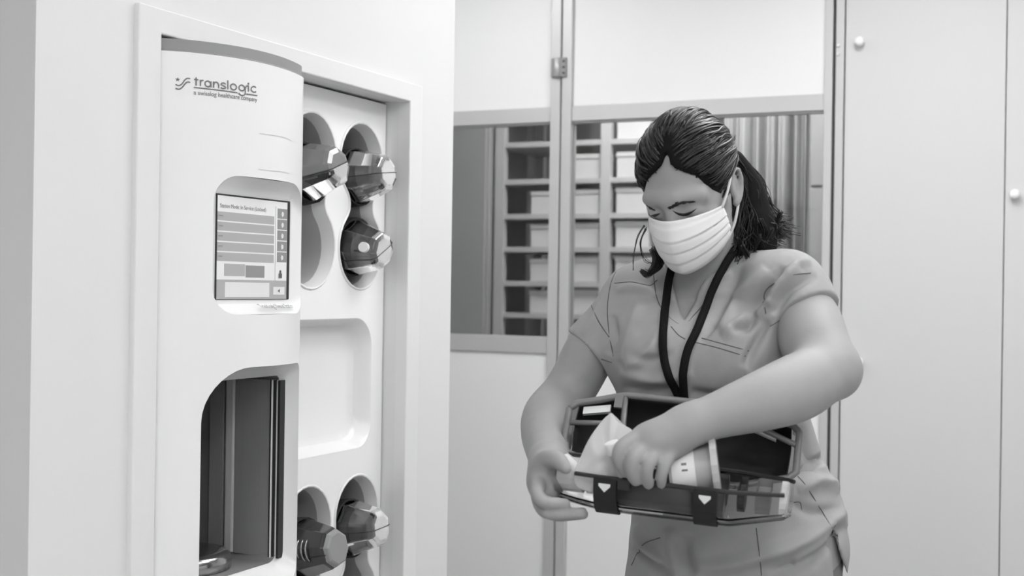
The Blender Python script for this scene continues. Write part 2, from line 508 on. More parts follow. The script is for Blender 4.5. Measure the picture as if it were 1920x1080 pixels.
ceiling_lamp(1.45, 1.1, 'ceiling light panel to the right of the woman', 0.4, 0.9)
ceiling_lamp(0.6, -0.2, 'ceiling light panel above the viewer')
ceiling_lamp(-0.75, -0.9, 'added ceiling light panel behind the viewer on the left')  # unseen panel added for frontal light on figure and station
ceiling_lamp(1.1, -1.4, 'added ceiling light panel behind the viewer on the right')  # another added fill, for surfaces that face the viewer
ceiling_lamp(0.15, -1.6, 'added ceiling light panel behind the viewer in the middle', 0.55, 0.7)  # added fill in the middle, brightens cover and figure
ceiling_lamp(-0.6, 3.3, 'added ceiling light panel between the station wall and the partition', 0.6, 1.1)  # unseen panel added to brighten the partition
ceiling_lamp(-2.3, 3.55, 'added ceiling light panel in the passage behind the station wall', 0.55, 0.8)  # added fill for the left bay of the partition
ceiling_lamp(-1.75, 4.98, 'added ceiling light panel over the tall cabinet', 0.9, 0.4, EM2)  # added close behind the glass to light the shelf fronts
ceiling_lamp(-0.75, 4.98, 'added ceiling light panel over the curtain', 0.5, 0.35, EM2)  # second fill added beyond the windows, near the curtain
ceiling_lamp(-1.1, 6.6, 'ceiling light panel at the back of the room beyond the windows', 0.5, 0.8)
EMD = emit('downlight_lens', 260.0)
for (x, y, lab) in ((-0.75, 1.5, 'small round ceiling spotlight nearer the viewer'), (-0.85, 3.0, 'small round ceiling spotlight nearer the partition')):
    r = empty('downlight', (x, y, CEIL - 0.02)); tag(r, lab, 'lamp', 'round ceiling spotlights')
    a = np.arange(24) * 2 * PI / 24
    rg = lambda rr, z: np.c_[x + rr * np.cos(a), y + rr * np.sin(a), np.full(24, z)]
    obj('lamp_ring', *loft([rg(0.06, CEIL - 0.001), rg(0.06, CEIL - 0.012), rg(0.04, CEIL - 0.012), rg(0.034, CEIL - 0.002)]), M['trim'], r, False)
    obj('lens', *cylinder((x, y, CEIL - 0.009), (0, 0, 1), 0.033, 0.005, 24), EMD, r)
# ------------------------------------------------------------------ pneumatic tube station
XP = -1.666                                   # face of the rear panel
st = empty('tube_station', (XP, (RY0 + RY1) / 2, RZ0))
tag(st, 'white pneumatic tube station with touch screen and carrier rack in the wall recess', 'tube station')

FC, FR, FN = 0.102, 0.100, 0.055              # figure-of-eight opening
FRN = (FN * FN + FC * FC - FR * FR) / (2 * (FR - FN)); FNX = FRN + FN
def fig8(cy, cz, e=0.0, n=22, m=9):
    a = math.atan2(-FC, FNX); out = []
    for k in range(n + 1):
        t = a + (PI - 2 * a) * k / n; out.append(((FR - e) * math.cos(t), FC + (FR - e) * math.sin(t)))
    for k in range(1, m):
        t = -a + 2 * a * k / m; out.append((-FNX + (FRN + e) * math.cos(t), (FRN + e) * math.sin(t)))
    for k in range(n + 1):
        t = PI + a + (PI - 2 * a) * k / n; out.append(((FR - e) * math.cos(t), -FC + (FR - e) * math.sin(t)))
    for k in range(1, m):
        t = PI - a + 2 * a * k / m; out.append((FNX + (FRN + e) * math.cos(t), (FRN + e) * math.sin(t)))
    return np.array(out) + np.array([cy, cz])

YL, YR, ZU, ZL = 2.505, 2.715, 1.470, 0.631
cols = [(YL, ZU), (YR, ZU), (YL, ZL), (YR, ZL)]
deli = lambda e: rrect(2.37 + e, 2.772 - e, 0.893 + e, 1.203 - e, (0.05, 0.06, 0.07, 0.05))
PY0 = 2.3095
pout = np.array([(PY0, RZ0 + 0.002), (RY1 - 0.003, RZ0 + 0.002), (RY1 - 0.003, RZ1 - 0.006), (PY0, RZ1 - 0.006)])
p2, tr = fill_holes(pout, [fig8(*c) for c in cols] + [deli(0)])
parts = [(np.c_[np.full(len(p2), XP), p2], tr), loft([ring(XP, pout), ring(XP - 0.012, pout)])]
fix_normals(obj('rear_panel', *merge(parts), M['plastic2'], st))
def pocket(name, rings_, m, par=st, smooth=True, cap=True):
    v, f = loft(rings_, True, False, cap)
    o = fix_normals(obj(name, v, f, m, par, smooth))
    md = o.modifiers.new('split', 'EDGE_SPLIT'); md.split_angle = math.radians(38)
    return o
for c in cols:
    pocket('hole_rim', [ring(XP + 0.0005, fig8(*c)), ring(XP + 0.003, fig8(*c, 0.003)), ring(XP + 0.002, fig8(*c, 0.006)), ring(XP - 0.006, fig8(*c, 0.008)), ring(XP - 0.022, fig8(*c, 0.012)), ring(XP - 0.030, fig8(*c, 0.013))], M['rim'], cap=False)
    pocket('carrier_sleeve', [ring(XP - 0.029, fig8(*c, 0.0128)), ring(XP - 0.20, fig8(*c, 0.018)), ring(XP - 0.42, fig8(*c, 0.022))], M['sleeve'])
pocket('shelf_pocket', [ring(XP + 0.0005, deli(0)), ring(XP - 0.005, deli(0.004)), ring(XP - 0.026, deli(0.010)), ring(XP - 0.040, deli(0.018)), ring(XP - 0.046, deli(0.034))], M['plastic'])

# bowed front cover, plan curve (x, y)
plan = np.array([(-1.612, 1.911), (-1.572, 1.948), (-1.540, 1.998), (-1.519, 2.055), (-1.511, 2.110), (-1.512, 2.165), (-1.520, 2.215), (-1.531, 2.258), (-1.542, 2.282), (-1.556, 2.298), (-1.575, 2.305), (-1.62, 2.308), (-1.664, 2.308)])
PC = spline(plan, 121)
_seg = np.r_[0, np.cumsum(np.linalg.norm(np.diff(PC, axis=0), axis=1))]
SMAX = _seg[-1]
_nrm = np.gradient(PC, _seg, axis=0); _nrm = np.c_[_nrm[:, 1], -_nrm[:, 0]]; _nrm /= np.linalg.norm(_nrm, axis=1)[:, None]
def cov(s, z, off=0.0):
    s = np.asarray(s, float)
    x = np.interp(s, _seg, PC[:, 0]) + off * np.interp(s, _seg, _nrm[:, 0])
    y = np.interp(s, _seg, PC[:, 1]) + off * np.interp(s, _seg, _nrm[:, 1])
    return np.c_[x, y, np.broadcast_to(np.asarray(z, float), x.shape)]
_imax = int(np.argmax(PC[:, 1] > 2.3045))
def s_of_y(y):
    return np.interp(y, PC[:_imax, 1], _seg[:_imax])
def cov_inv(px, py):                       # pixel -> (s, z) on the cover
    d = Pw(px, py, 1.0) - CAM
    cr = (PC[:, 0] - CAM[0]) * d[1] - (PC[:, 1] - CAM[1]) * d[0]
    i = np.where(np.diff(np.sign(cr)) != 0)[0][0]
    f = cr[i] / (cr[i] - cr[i + 1]); s = _seg[i] + f * (_seg[i + 1] - _seg[i])
    p = cov([s], [0])[0]
    return s, CAM[2] + d[2] * (p[1] - CAM[1]) / d[1]
COVZ0, COVZ1 = RZ0 + 0.01, 1.703
scr_o = rrect(1.994, 2.288, 1.222, 1.483, (0.05, 0.045, 0.075, 0.05), 9)
del_o = rrect(1.978, 2.276, 0.690, 1.122, (0.03, 0.03, 0.022, 0.10), 9)
to_s = lambda o: np.c_[s_of_y(o[:, 0]), o[:, 1]]
def curved_sheet(outer, holes, off=0.0):
    p2, tr = fill_holes(outer, holes)
    bm = bmesh.new()
    vs = [bm.verts.new((p[0], p[1], 0)) for p in p2]
    for t_ in tr:
        try: bm.faces.new([vs[i] for i in t_])
        except ValueError: pass
    lo, hi = outer[:, 0].min(), outer[:, 0].max()
    for s in _seg[1:-1]:
        if lo + 1e-4 < s < hi - 1e-4:
            bmesh.ops.bisect_plane(bm, geom=bm.verts[:] + bm.edges[:] + bm.faces[:], plane_co=(s, 0, 0), plane_no=(1, 0, 0))
    bm.verts.index_update()
    P = np.array([v.co[:] for v in bm.verts]); Fc = [[v.index for v in f.verts] for f in bm.faces]
    bm.free()
    return cov(P[:, 0], P[:, 1], off), Fc
co = np.array([(0, COVZ0), (SMAX, COVZ0), (SMAX, COVZ1), (0, COVZ1)])
cover = obj('front_cover', *curved_sheet(co, [to_s(scr_o), to_s(del_o)]), M['plastic'], st, True)
fix_normals(cover)
# the nearer jamb side of the cover
n_ = len(_seg)
v, f = loft([cov(_seg, COVZ1), cov(_seg, COVZ1 + 0.004, -0.004), cov(_seg, 1.7265, -0.004)], False)
capv = cov(_seg, 1.7265, -0.004)
f = f + [tuple(range(2 * n_, 3 * n_))]
fix_normals(obj('top_cap', v, f, M['band'], st, False))
# screen pocket
def on_cov(o, off=0.0):
    q = to_s(o); return cov(q[:, 0], q[:, 1], off)
scr_i = rrect(2.004, 2.256, 1.242, 1.455, (0.012, 0.012, 0.012, 0.012), 9)
a0 = on_cov(scr_o); b0 = ring(-1.549, scr_i)
bulge = lambda k: a0 * (1 - k) + b0 * k
ease = []
for k in (0.0, 0.08, 0.3, 0.65, 1.0):
    r_ = bulge(k); r_[:, 0] = a0[:, 0] * (1 - k ** 0.75) + b0[:, 0] * k ** 0.75; ease.append(r_)
pocket('screen_pocket', ease, M['plastic'])
# delivery opening
del_i = rrect(1.986, 2.262, 0.715, 1.094, (0.03, 0.03, 0.012, 0.09), 9)
a1 = on_cov(del_o); b1 = ring(-1.578, del_i)
ease = []
for k in (0.0, 0.1, 0.5, 1.0):
    r_ = a1 * (1 - k) + b1 * k; r_[:, 0] = a1[:, 0] * (1 - k ** 0.8) + b1[:, 0] * k ** 0.8; ease.append(r_)
pocket('delivery_opening', ease, M['plastic'], cap=False)
pocket('delivery_chamber', [ring(-1.577, del_i), ring(-1.60, del_i), ring(-1.93, rrect(1.93, 2.300, 0.70, 1.13, 0.012, 9))], M['steel'])
yw = 2.262
def wx(px): return on_plane(px, 900, 1, yw)[0]
def strip(name, pa, pb, m, yy, z0=0.722, z1=1.085, b=0.001):
    return box(name, (wx(pa), yw + 0.004 - yy, z0), (wx(pb), yw + 0.05, z1), m, st, b)
strip('chamber_plate', 395, 421, M['steel'], 0.010)
strip('seam_strip', 421, 424.5, M['black'], 0.004)
strip('corner_post', 424.5, 441, M['shelf'], 0.012, b=0.004)
strip('chamber_plate', 441.5, 509, M['steel'], 0.009)
strip('gasket', 509, 512.5, M['black'], 0.014)
strip('glass_edge', 512.5, 514.5, M['paper'], 0.016)
strip('gasket', 514.5, 519, M['black'], 0.013)
strip('glass_edge', 519, 525, M['rim'], 0.010)
strip('gasket', 525, 529.5, M['black'], 0.016)
rings = []
aa = np.arange(36) * 2 * PI / 36
for (r, z) in ((0.105, 0.716), (0.105, 0.738), (0.098, 0.747), (0.07, 0.752), (0.03, 0.744)):
    rings.append(np.c_[-1.72 + r * np.cos(aa) * 1.1, 2.115 + r * np.sin(aa), np.full(36, z)])
fix_normals(obj('receiving_tray', *loft(rings, True, True, True), M['steel2'], st, True))

# touch screen: flat panel with printed fields
SX = -1.5485
scr = box('touch_screen', (SX - 0.002, 2.009, 1.250), (SX + 0.0015, 2.249, 1.449), M['black'], st, 0.002)
sy0, sy1, szb, szt = 2.012, 2.238, 1.251, 1.4455
lay = [0.0017]
def fld(name, u0, u1, v0, v1, m, d=0.0):
    y_a, y_b = sy0 + (sy1 - sy0) * u0, sy0 + (sy1 - sy0) * u1
    z_a, z_b = szb + (szt - szb) * v0, szb + (szt - szb) * v1
    return box(name, (SX + 0.0012, y_a, z_a), (SX + lay[0] + d, y_b, z_b), m, scr)
fld('display', 0, 1, 0, 1, M['scr_bg'])
for k in range(5):
    v1 = 0.845 - k * 0.098
    fld('list_row', 0.0, 0.80, v1 - 0.084, v1, M['scr_row'], 0.0004)
for k in range(5):
    v1 = 0.93 - k * 0.112
    fld('menu_button', 0.85, 0.995, v1 - 0.102, v1, M['scr_dark'], 0.0004)
fld('button', 0.10, 0.385, 0.225, 0.345, M['scr_row'], 0.0004)
fld('button', 0.395, 0.665, 0.215, 0.335, M['scr_dark'], 0.0004)
fld('status_bar', 0.0, 0.995, 0.0, 0.19, M['scr_row'], 0.0004)
fld('message_field', 0.11, 0.74, 0.02, 0.165, M['scr_lite'], 0.0006)
fld('back_button', 0.80, 0.97, 0.045, 0.125, M['scr_lite'], 0.0006)
fld('divider', 0.822, 0.828, 0.19, 0.95, M['scr_row'], 0.0003)

def text_mesh(body, bold=0.0):
    cu_ = bpy.data.curves.new('txt', 'FONT'); cu_.body = body; cu_.size = 1.0; cu_.offset = bold
    cu_.resolution_u = 4
    to = bpy.data.objects.new('txt', cu_); COL.objects.link(to)
    dg = bpy.context.evaluated_depsgraph_get()
    me = bpy.data.meshes.new_from_object(to.evaluated_get(dg))
    V = np.array([v.co[:] for v in me.vertices]); Fc = [list(p.vertices) for p in me.polygons]
    bpy.data.objects.remove(to); bpy.data.curves.remove(cu_); bpy.data.meshes.remove(me)
    return V[:, :2], Fc
def text_flat(name, body, u0, v0, w, m, d=0.0009, hmax=None):
    V, Fc = text_mesh(body)
    k = w / (V[:, 0].max() - V[:, 0].min())
    y = sy0 + (sy1 - sy0) * u0 + (V[:, 0] - V[:, 0].min()) * k
    z = szb + (szt - szb) * v0 + V[:, 1] * k
    o = obj(name, np.c_[np.full(len(V), SX + lay[0] + d), y, z], Fc, m, scr)
    return o
text_flat('screen_title', 'Station Mode: In Service (Locked)', 0.03, 0.885, 0.145, M['scr_ink'])
# padlock and arrow marks
def scr_poly(name, pts, m, d=0.001):
    pts = np.asarray(pts, float)
    V = np.c_[np.full(len(pts), SX + lay[0] + d), sy0 + (sy1 - sy0) * pts[:, 0], szb + (szt - szb) * pts[:, 1]]
    return obj(name, V, [tuple(range(len(pts)))], m, scr)
scr_poly('lock_icon', [(0.875, 0.215), (0.925, 0.215), (0.925, 0.262), (0.915, 0.262), (0.915, 0.285), (0.905, 0.298), (0.895, 0.298), (0.885, 0.285), (0.885, 0.262), (0.875, 0.262)], M['scr_ink'])
scr_poly('arrow_icon', [(0.865, 0.085), (0.895, 0.105), (0.895, 0.065)], M['scr_ink'])
for k in range(5):
    v1 = 0.89 - k * 0.112
    scr_poly('menu_icon', [(0.915, v1 - 0.045), (0.94, v1 - 0.03), (0.94, v1), (0.915, v1 + 0.012), (0.905, v1 - 0.015)], M['scr_lite'])
    scr_poly('row_mark', [(0.012, 0.80 - k * 0.098), (0.07, 0.80 - k * 0.098), (0.07, 0.812 - k * 0.098), (0.012, 0.812 - k * 0.098)], M['scr_dark'])

# lettering on the cover
def cov_text(name, body, p0, p1, m, squash=1.0, bold=0.0):
    s0, z0 = cov_inv(*p0); s1, z1 = cov_inv(*p1)
    V, Fc = text_mesh(body, bold)
    k = (s1 - s0) / (V[:, 0].max() - V[:, 0].min())
    s = s0 + (V[:, 0] - V[:, 0].min()) * k
    z = z0 + (z1 - z0) * (s - s0) / (s1 - s0) + V[:, 1] * k * squash
    return obj(name, cov(s, z, 0.0009), Fc, m, cover)
def cov_ribbon(name, pxs, wpx, m, par=None):
    pts = np.array([cov_inv(*p) for p in pxs]); pts = spline(pts, 24) if len(pts) > 2 else np.array([pts[0] + (pts[1] - pts[0]) * k for k in np.linspace(0, 1, 12)])
    t_ = np.gradient(pts, axis=0); t_ /= np.linalg.norm(t_, axis=1)[:, None]; nn = np.c_[-t_[:, 1], t_[:, 0]]
    w_ = wpx * 2.45 / FPX / 2
    A, B = pts + nn * w_, pts - nn * w_
    v = np.concatenate([cov(A[:, 0], A[:, 1], 0.0009), cov(B[:, 0], B[:, 1], 0.0009)])
    n = len(pts)
    return obj(name, v, [(i, i + 1, n + i + 1, n + i) for i in range(n - 1)], m, cover)
LB = lambda x: 322 + 0.118 * (x - 465)
def lpx(x, h): return (320 + x / 10.667, 130 + (LB(x) - h) / 10.667)
def larc(cx, h, r, a0, a1, n=17):
    return [lpx(cx + r * math.cos(math.radians(t)), h + r * math.sin(math.radians(t))) for t in np.linspace(a0, a1, n)]
def letter(strokes, wpx=2.6):
    parts = []
    for q in strokes:
        pts = np.array([cov_inv(*u) for u in q])
        pts = spline(pts, 6 * len(pts)) if len(pts) > 2 else np.linspace(pts[0], pts[1], 5)
        t_ = np.gradient(pts, axis=0); t_ /= np.linalg.norm(t_, axis=1)[:, None] + 1e-12; nn = np.c_[-t_[:, 1], t_[:, 0]] * (wpx * 2.45 / FPX / 2)
        lift_ = 0.0009 + 0.0002 * len(parts)
        v_ = np.concatenate([cov((pts + nn)[:, 0], (pts + nn)[:, 1], lift_), cov((pts - nn)[:, 0], (pts - nn)[:, 1], lift_)]); n = len(pts)
        parts.append((v_, [(i, i + 1, n + i + 1, n + i) for i in range(n - 1)]))
    return obj('logo_letter', *merge(parts), M['logo'], cover)
letter([[lpx(507, 166), lpx(507, 0)], [lpx(464, 120), lpx(550, 120)]])
letter([[lpx(592, 128), lpx(592, 0)], [lpx(594, 60), lpx(602, 98), lpx(624, 118), lpx(654, 119)]])
letter([larc(740, 62, 56, 0, 360, 25), [lpx(803, 124), lpx(803, 0)]])
letter([[lpx(856, 124), lpx(856, 0)], [lpx(858, 60), lpx(872, 100), lpx(905, 116), lpx(938, 100), lpx(953, 60), lpx(954, 0)]])
letter([[lpx(1094, 92), lpx(1076, 112), lpx(1046, 116), lpx(1014, 104), lpx(1010, 82), lpx(1046, 62), lpx(1086, 44), lpx(1090, 20), lpx(1050, 5), lpx(1014, 10), lpx(1000, 30)]])
letter([[lpx(1140, 182), lpx(1140, 0)]])
letter([larc(1253, 62, 58, 0, 360, 25)])
letter([larc(1418, 62, 56, 0, 360, 25), [lpx(1484, 64), lpx(1486, 10), lpx(1484, -40), lpx(1465, -74), lpx(1420, -88), lpx(1378, -74), lpx(1352, -42)], [lpx(1482, 50), lpx(1502, 100), lpx(1550, 122)]])
letter([[lpx(1550, 128), lpx(1550, 0)], larc(1550, 163, 7, 0, 360, 9)])
letter([larc(1662, 62, 56, 42, 318, 21)])
cov_text('logo_line', 'a swisslog healthcare company', (363, 177.2), (481.5, 190.9), M['logo'], 1.05, 0.006)
cov_ribbon('logo_wave', [(329, 158.5), (335, 160.5), (341, 157.5), (346, 150.5), (351, 147), (356.5, 147.5)], 2.3, M['logo'])
cov_ribbon('logo_wave', [(329, 165.5), (335, 167.3), (341, 164.5), (346.5, 157.5), (351, 154), (356.5, 154.5)], 2.3, M['logo'])
cov_ribbon('logo_underline', [(363, 164), (445, 174)], 2.2, M['logo'])
cov_ribbon('logo_underline', [(461, 176.2), (482, 179.3)], 2.2, M['logo'])
sc_, zc_ = cov_inv(333, 149.2)
sp = []
for k in range(10):
    rr = (4.3 if k % 2 == 0 else 1.8) * 2.45 / FPX; a = PI / 2 + k * PI / 5
    sp.append((sc_ + rr * math.cos(a) * 1.15, zc_ + rr * math.sin(a)))
sp = np.array(sp)
obj('logo_star', np.r_[cov(sp[:, 0], sp[:, 1], 0.0009), cov([sc_], [zc_], 0.0009)], [(k, (k + 1) % 10, 10) for k in range(10)], M['logo'], cover)
cov_ribbon('reader_outline', [(486, 250), (505, 252.5), (530, 257), (546, 264)], 1.2, M['wallend'])
cov_ribbon('reader_outline', [(484, 317), (505, 319.5), (530, 322), (541, 325.5)], 1.2, M['wallend'])
# name under the screen, on the lower slope of the pocket
V, Fc = text_mesh('TransLogic Nexus Station')
k = 0.118 / (V[:, 0].max() - V[:, 0].min())
nm_y = 2.128 + (V[:, 0] - V[:, 0].min()) * k
nm_z = 1.2335 + V[:, 1] * k
def pocket_x(y, z):     # x on the sloping lower lip between the inner and the outer ring
    f_ = (1.242 - z) / (1.242 - 1.222)
    xo = np.interp(s_of_y(y), _seg, PC[:, 0])
    return -1.549 + (xo + 1.549) * np.clip(f_, 0, 1) + 0.008
obj('station_name', np.c_[pocket_x(nm_y, nm_z), nm_y, nm_z], Fc, M['ink'], cover)

# ------------------------------------------------------------------ carriers
def oct_ring(x, r, n=8, ph=PI / 8, sq=1.0):
    a = ph + np.arange(n) * 2 * PI / n
    return np.c_[np.full(n, x), r * np.cos(a), r * np.sin(a) * sq]
CPROF = [(0.0, 0.030), (0.004, 0.041), (0.012, 0.047), (0.050, 0.058), (0.072, 0.0655), (0.30, 0.0655), (0.322, 0.058), (0.36, 0.046), (0.372, 0.03)]
def make_carrier(label, loc, rot, style, latch=False):
    """carrier lying along -x, its end towards the room at x = 0"""
    r = empty('tube_carrier', loc, rot)
    tag(r, label, 'carrier', 'carriers in the rack')
    ph = PI / 8
    out = [oct_ring(-x, rr, 8, ph) for x, rr in CPROF]
    inn = [oct_ring(-(x + (0.003 if i == 0 else -0.003 if i == len(CPROF) - 1 else 0)), rr - 0.0035, 8, ph) for i, (x, rr) in enumerate(CPROF)]
    v1, f1 = loft(out, True, True, True); v2, f2 = loft(inn, True, True, True)
    if style == 'clear' or style == 'dark':
        sh = obj('shell', *merge([(v1, f1), (v2, [q[::-1] for q in f2])]), M['clear'], r, local=True)
        if style == 'dark': sh.data.materials[0] = M['darkshell']
        md = sh.modifiers.new('bevel', 'BEVEL'); md.width = 0.002; md.segments = 2; md.limit_method = 'ANGLE'; md.angle_limit = 0.15
    else:
        # clear lower half, grey upper half
        lo_ = [i for i in range(8)]
        def half(rs, up, ee=0.0):
            res = []
            for q in rs:
                c = q[:, 2] * (1 if up else -1)
                w_ = q.copy(); m_ = c < 0; w_[m_, 2] = 0.0
                res.append(w_)
            return res
        a_, b_ = loft(half(out, True), True, True, True)
        o = obj('upper_shell', a_, b_, M['greycap'], r, local=True); bevel(o, 0.003, 3)
        a_, b_ = loft([np.c_[q[:, 0], q[:, 1], np.minimum(q[:, 2], -0.001)] for q in out], True, True, True)
        c_, d_ = loft([np.c_[q[:, 0], q[:, 1], np.minimum(q[:, 2], -0.005)] for q in inn], True, True, True)
        obj('lower_shell', *merge([(a_, b_), (c_, [q[::-1] for q in d_])]), M['clear'], r, local=True)
    # seam, liner, end details
    a = np.arange(48) * 2 * PI / 48
    ln0 = 0.034 if style != 'dark' else 0.016
    lr = [np.c_[np.full(24, -x), rr * np.cos(np.arange(24) * PI / 12), rr * np.sin(np.arange(24) * PI / 12)] for x, rr in ((ln0, 0.026), (ln0 + 0.003, 0.032), (ln0 + 0.028, 0.050), (0.31, 0.050), (0.33, 0.03))]
    if style != 'cap':
        ln = obj('liner', *loft(lr, True, True, True), M['dark'] if style == 'dark' else M['liner'], r, local=True)
        if style == 'dark':
            for k in range(3):
                pts = [(-0.040 - 0.012 * k, -0.0585 * math.cos(t_ * 0.8), 0.012 + 0.034 * math.sin(t_)) for t_ in np.linspace(-0.7, 0.9, 9)]
                obj('grip_rib', *tube(pts, 0.0022, 6), M['steel2'], r, True, local=True)
            bevel(obj('end_disc', *loft([oct_ring(0.005, 0.034), oct_ring(0.003, 0.039), oct_ring(-0.006, 0.0435)], True, True, True), M['band'], r, local=True), 0.0015)
    seam = [np.c_[-np.array([p[0] for p in CPROF]), s_ * (np.array([p[1] for p in CPROF]) * math.cos(PI / 8) * 1.003 + 0.0012), np.zeros(len(CPROF))] for s_ in (-1, 1)]
    pts = np.r_[seam[0][::-1], seam[1]]
    obj('seam_seal', *tube(pts, 0.0012, 6), M['black'], r, False, local=True)
    for xb in (0.085, 0.26):
        v, f = loft([oct_ring(-xb, 0.066, 24, 0), oct_ring(-xb, 0.0705, 24, 0), oct_ring(-xb - 0.03, 0.0705, 24, 0), oct_ring(-xb - 0.03, 0.066, 24, 0)])
        obj('wear_band', v, f, M['felt'], r, local=True)
    if style == 'clear' and latch:
        obj('latch', *cylinder((-0.02, -0.040, 0.030), (0.25, -0.75, 0.6), 0.012, 0.012, 16), M['rim'], r, local=True)
        # clear moulded ribs at the end
        for sgn in (-1, 1):
            pts = [(-0.008, sgn * 0.02, 0.0), (-0.030, sgn * 0.036, 0.012), (-0.055, sgn * 0.042, 0.02)]
            obj('moulded_rib', *tube(pts, 0.002, 6), M['frame'], r, True, local=True)
    return r
ze = 0.024
make_carrier('carrier with a grey half shell in the left upper rack hole', (XP + 0.075, YL - 0.004, ZU + FC - ze - 0.002), (math.radians(20), math.radians(-9), math.radians(-4)), 'cap')
make_carrier('clear carrier with a dark liner in the top right rack hole', (XP + 0.073, YR + 0.002, ZU + FC - ze), (math.radians(6), math.radians(-5), math.radians(-3)), 'clear')
make_carrier('faceted clear carrier in the second right rack hole', (XP + 0.068, YR - 0.004, ZU - FC - 0.005), (math.radians(32), math.radians(6), math.radians(-6)), 'clear', True)
make_carrier('dark carrier with a flat grey end in the lower left rack hole', (XP + 0.082, YL - 0.004, ZL + FC - ze - 0.01), (math.radians(14), math.radians(-7), math.radians(-4)), 'dark')
make_carrier('clear carrier with a dark liner in the lower right rack hole', (XP + 0.070, YR, ZL + FC - ze), (math.radians(4), math.radians(-6), math.radians(-3)), 'clear')
make_carrier('carrier at the bottom edge in the lowest right rack hole', (XP + 0.060, YR, ZL - FC - ze), (math.radians(10), math.radians(-6), 0), 'clear')
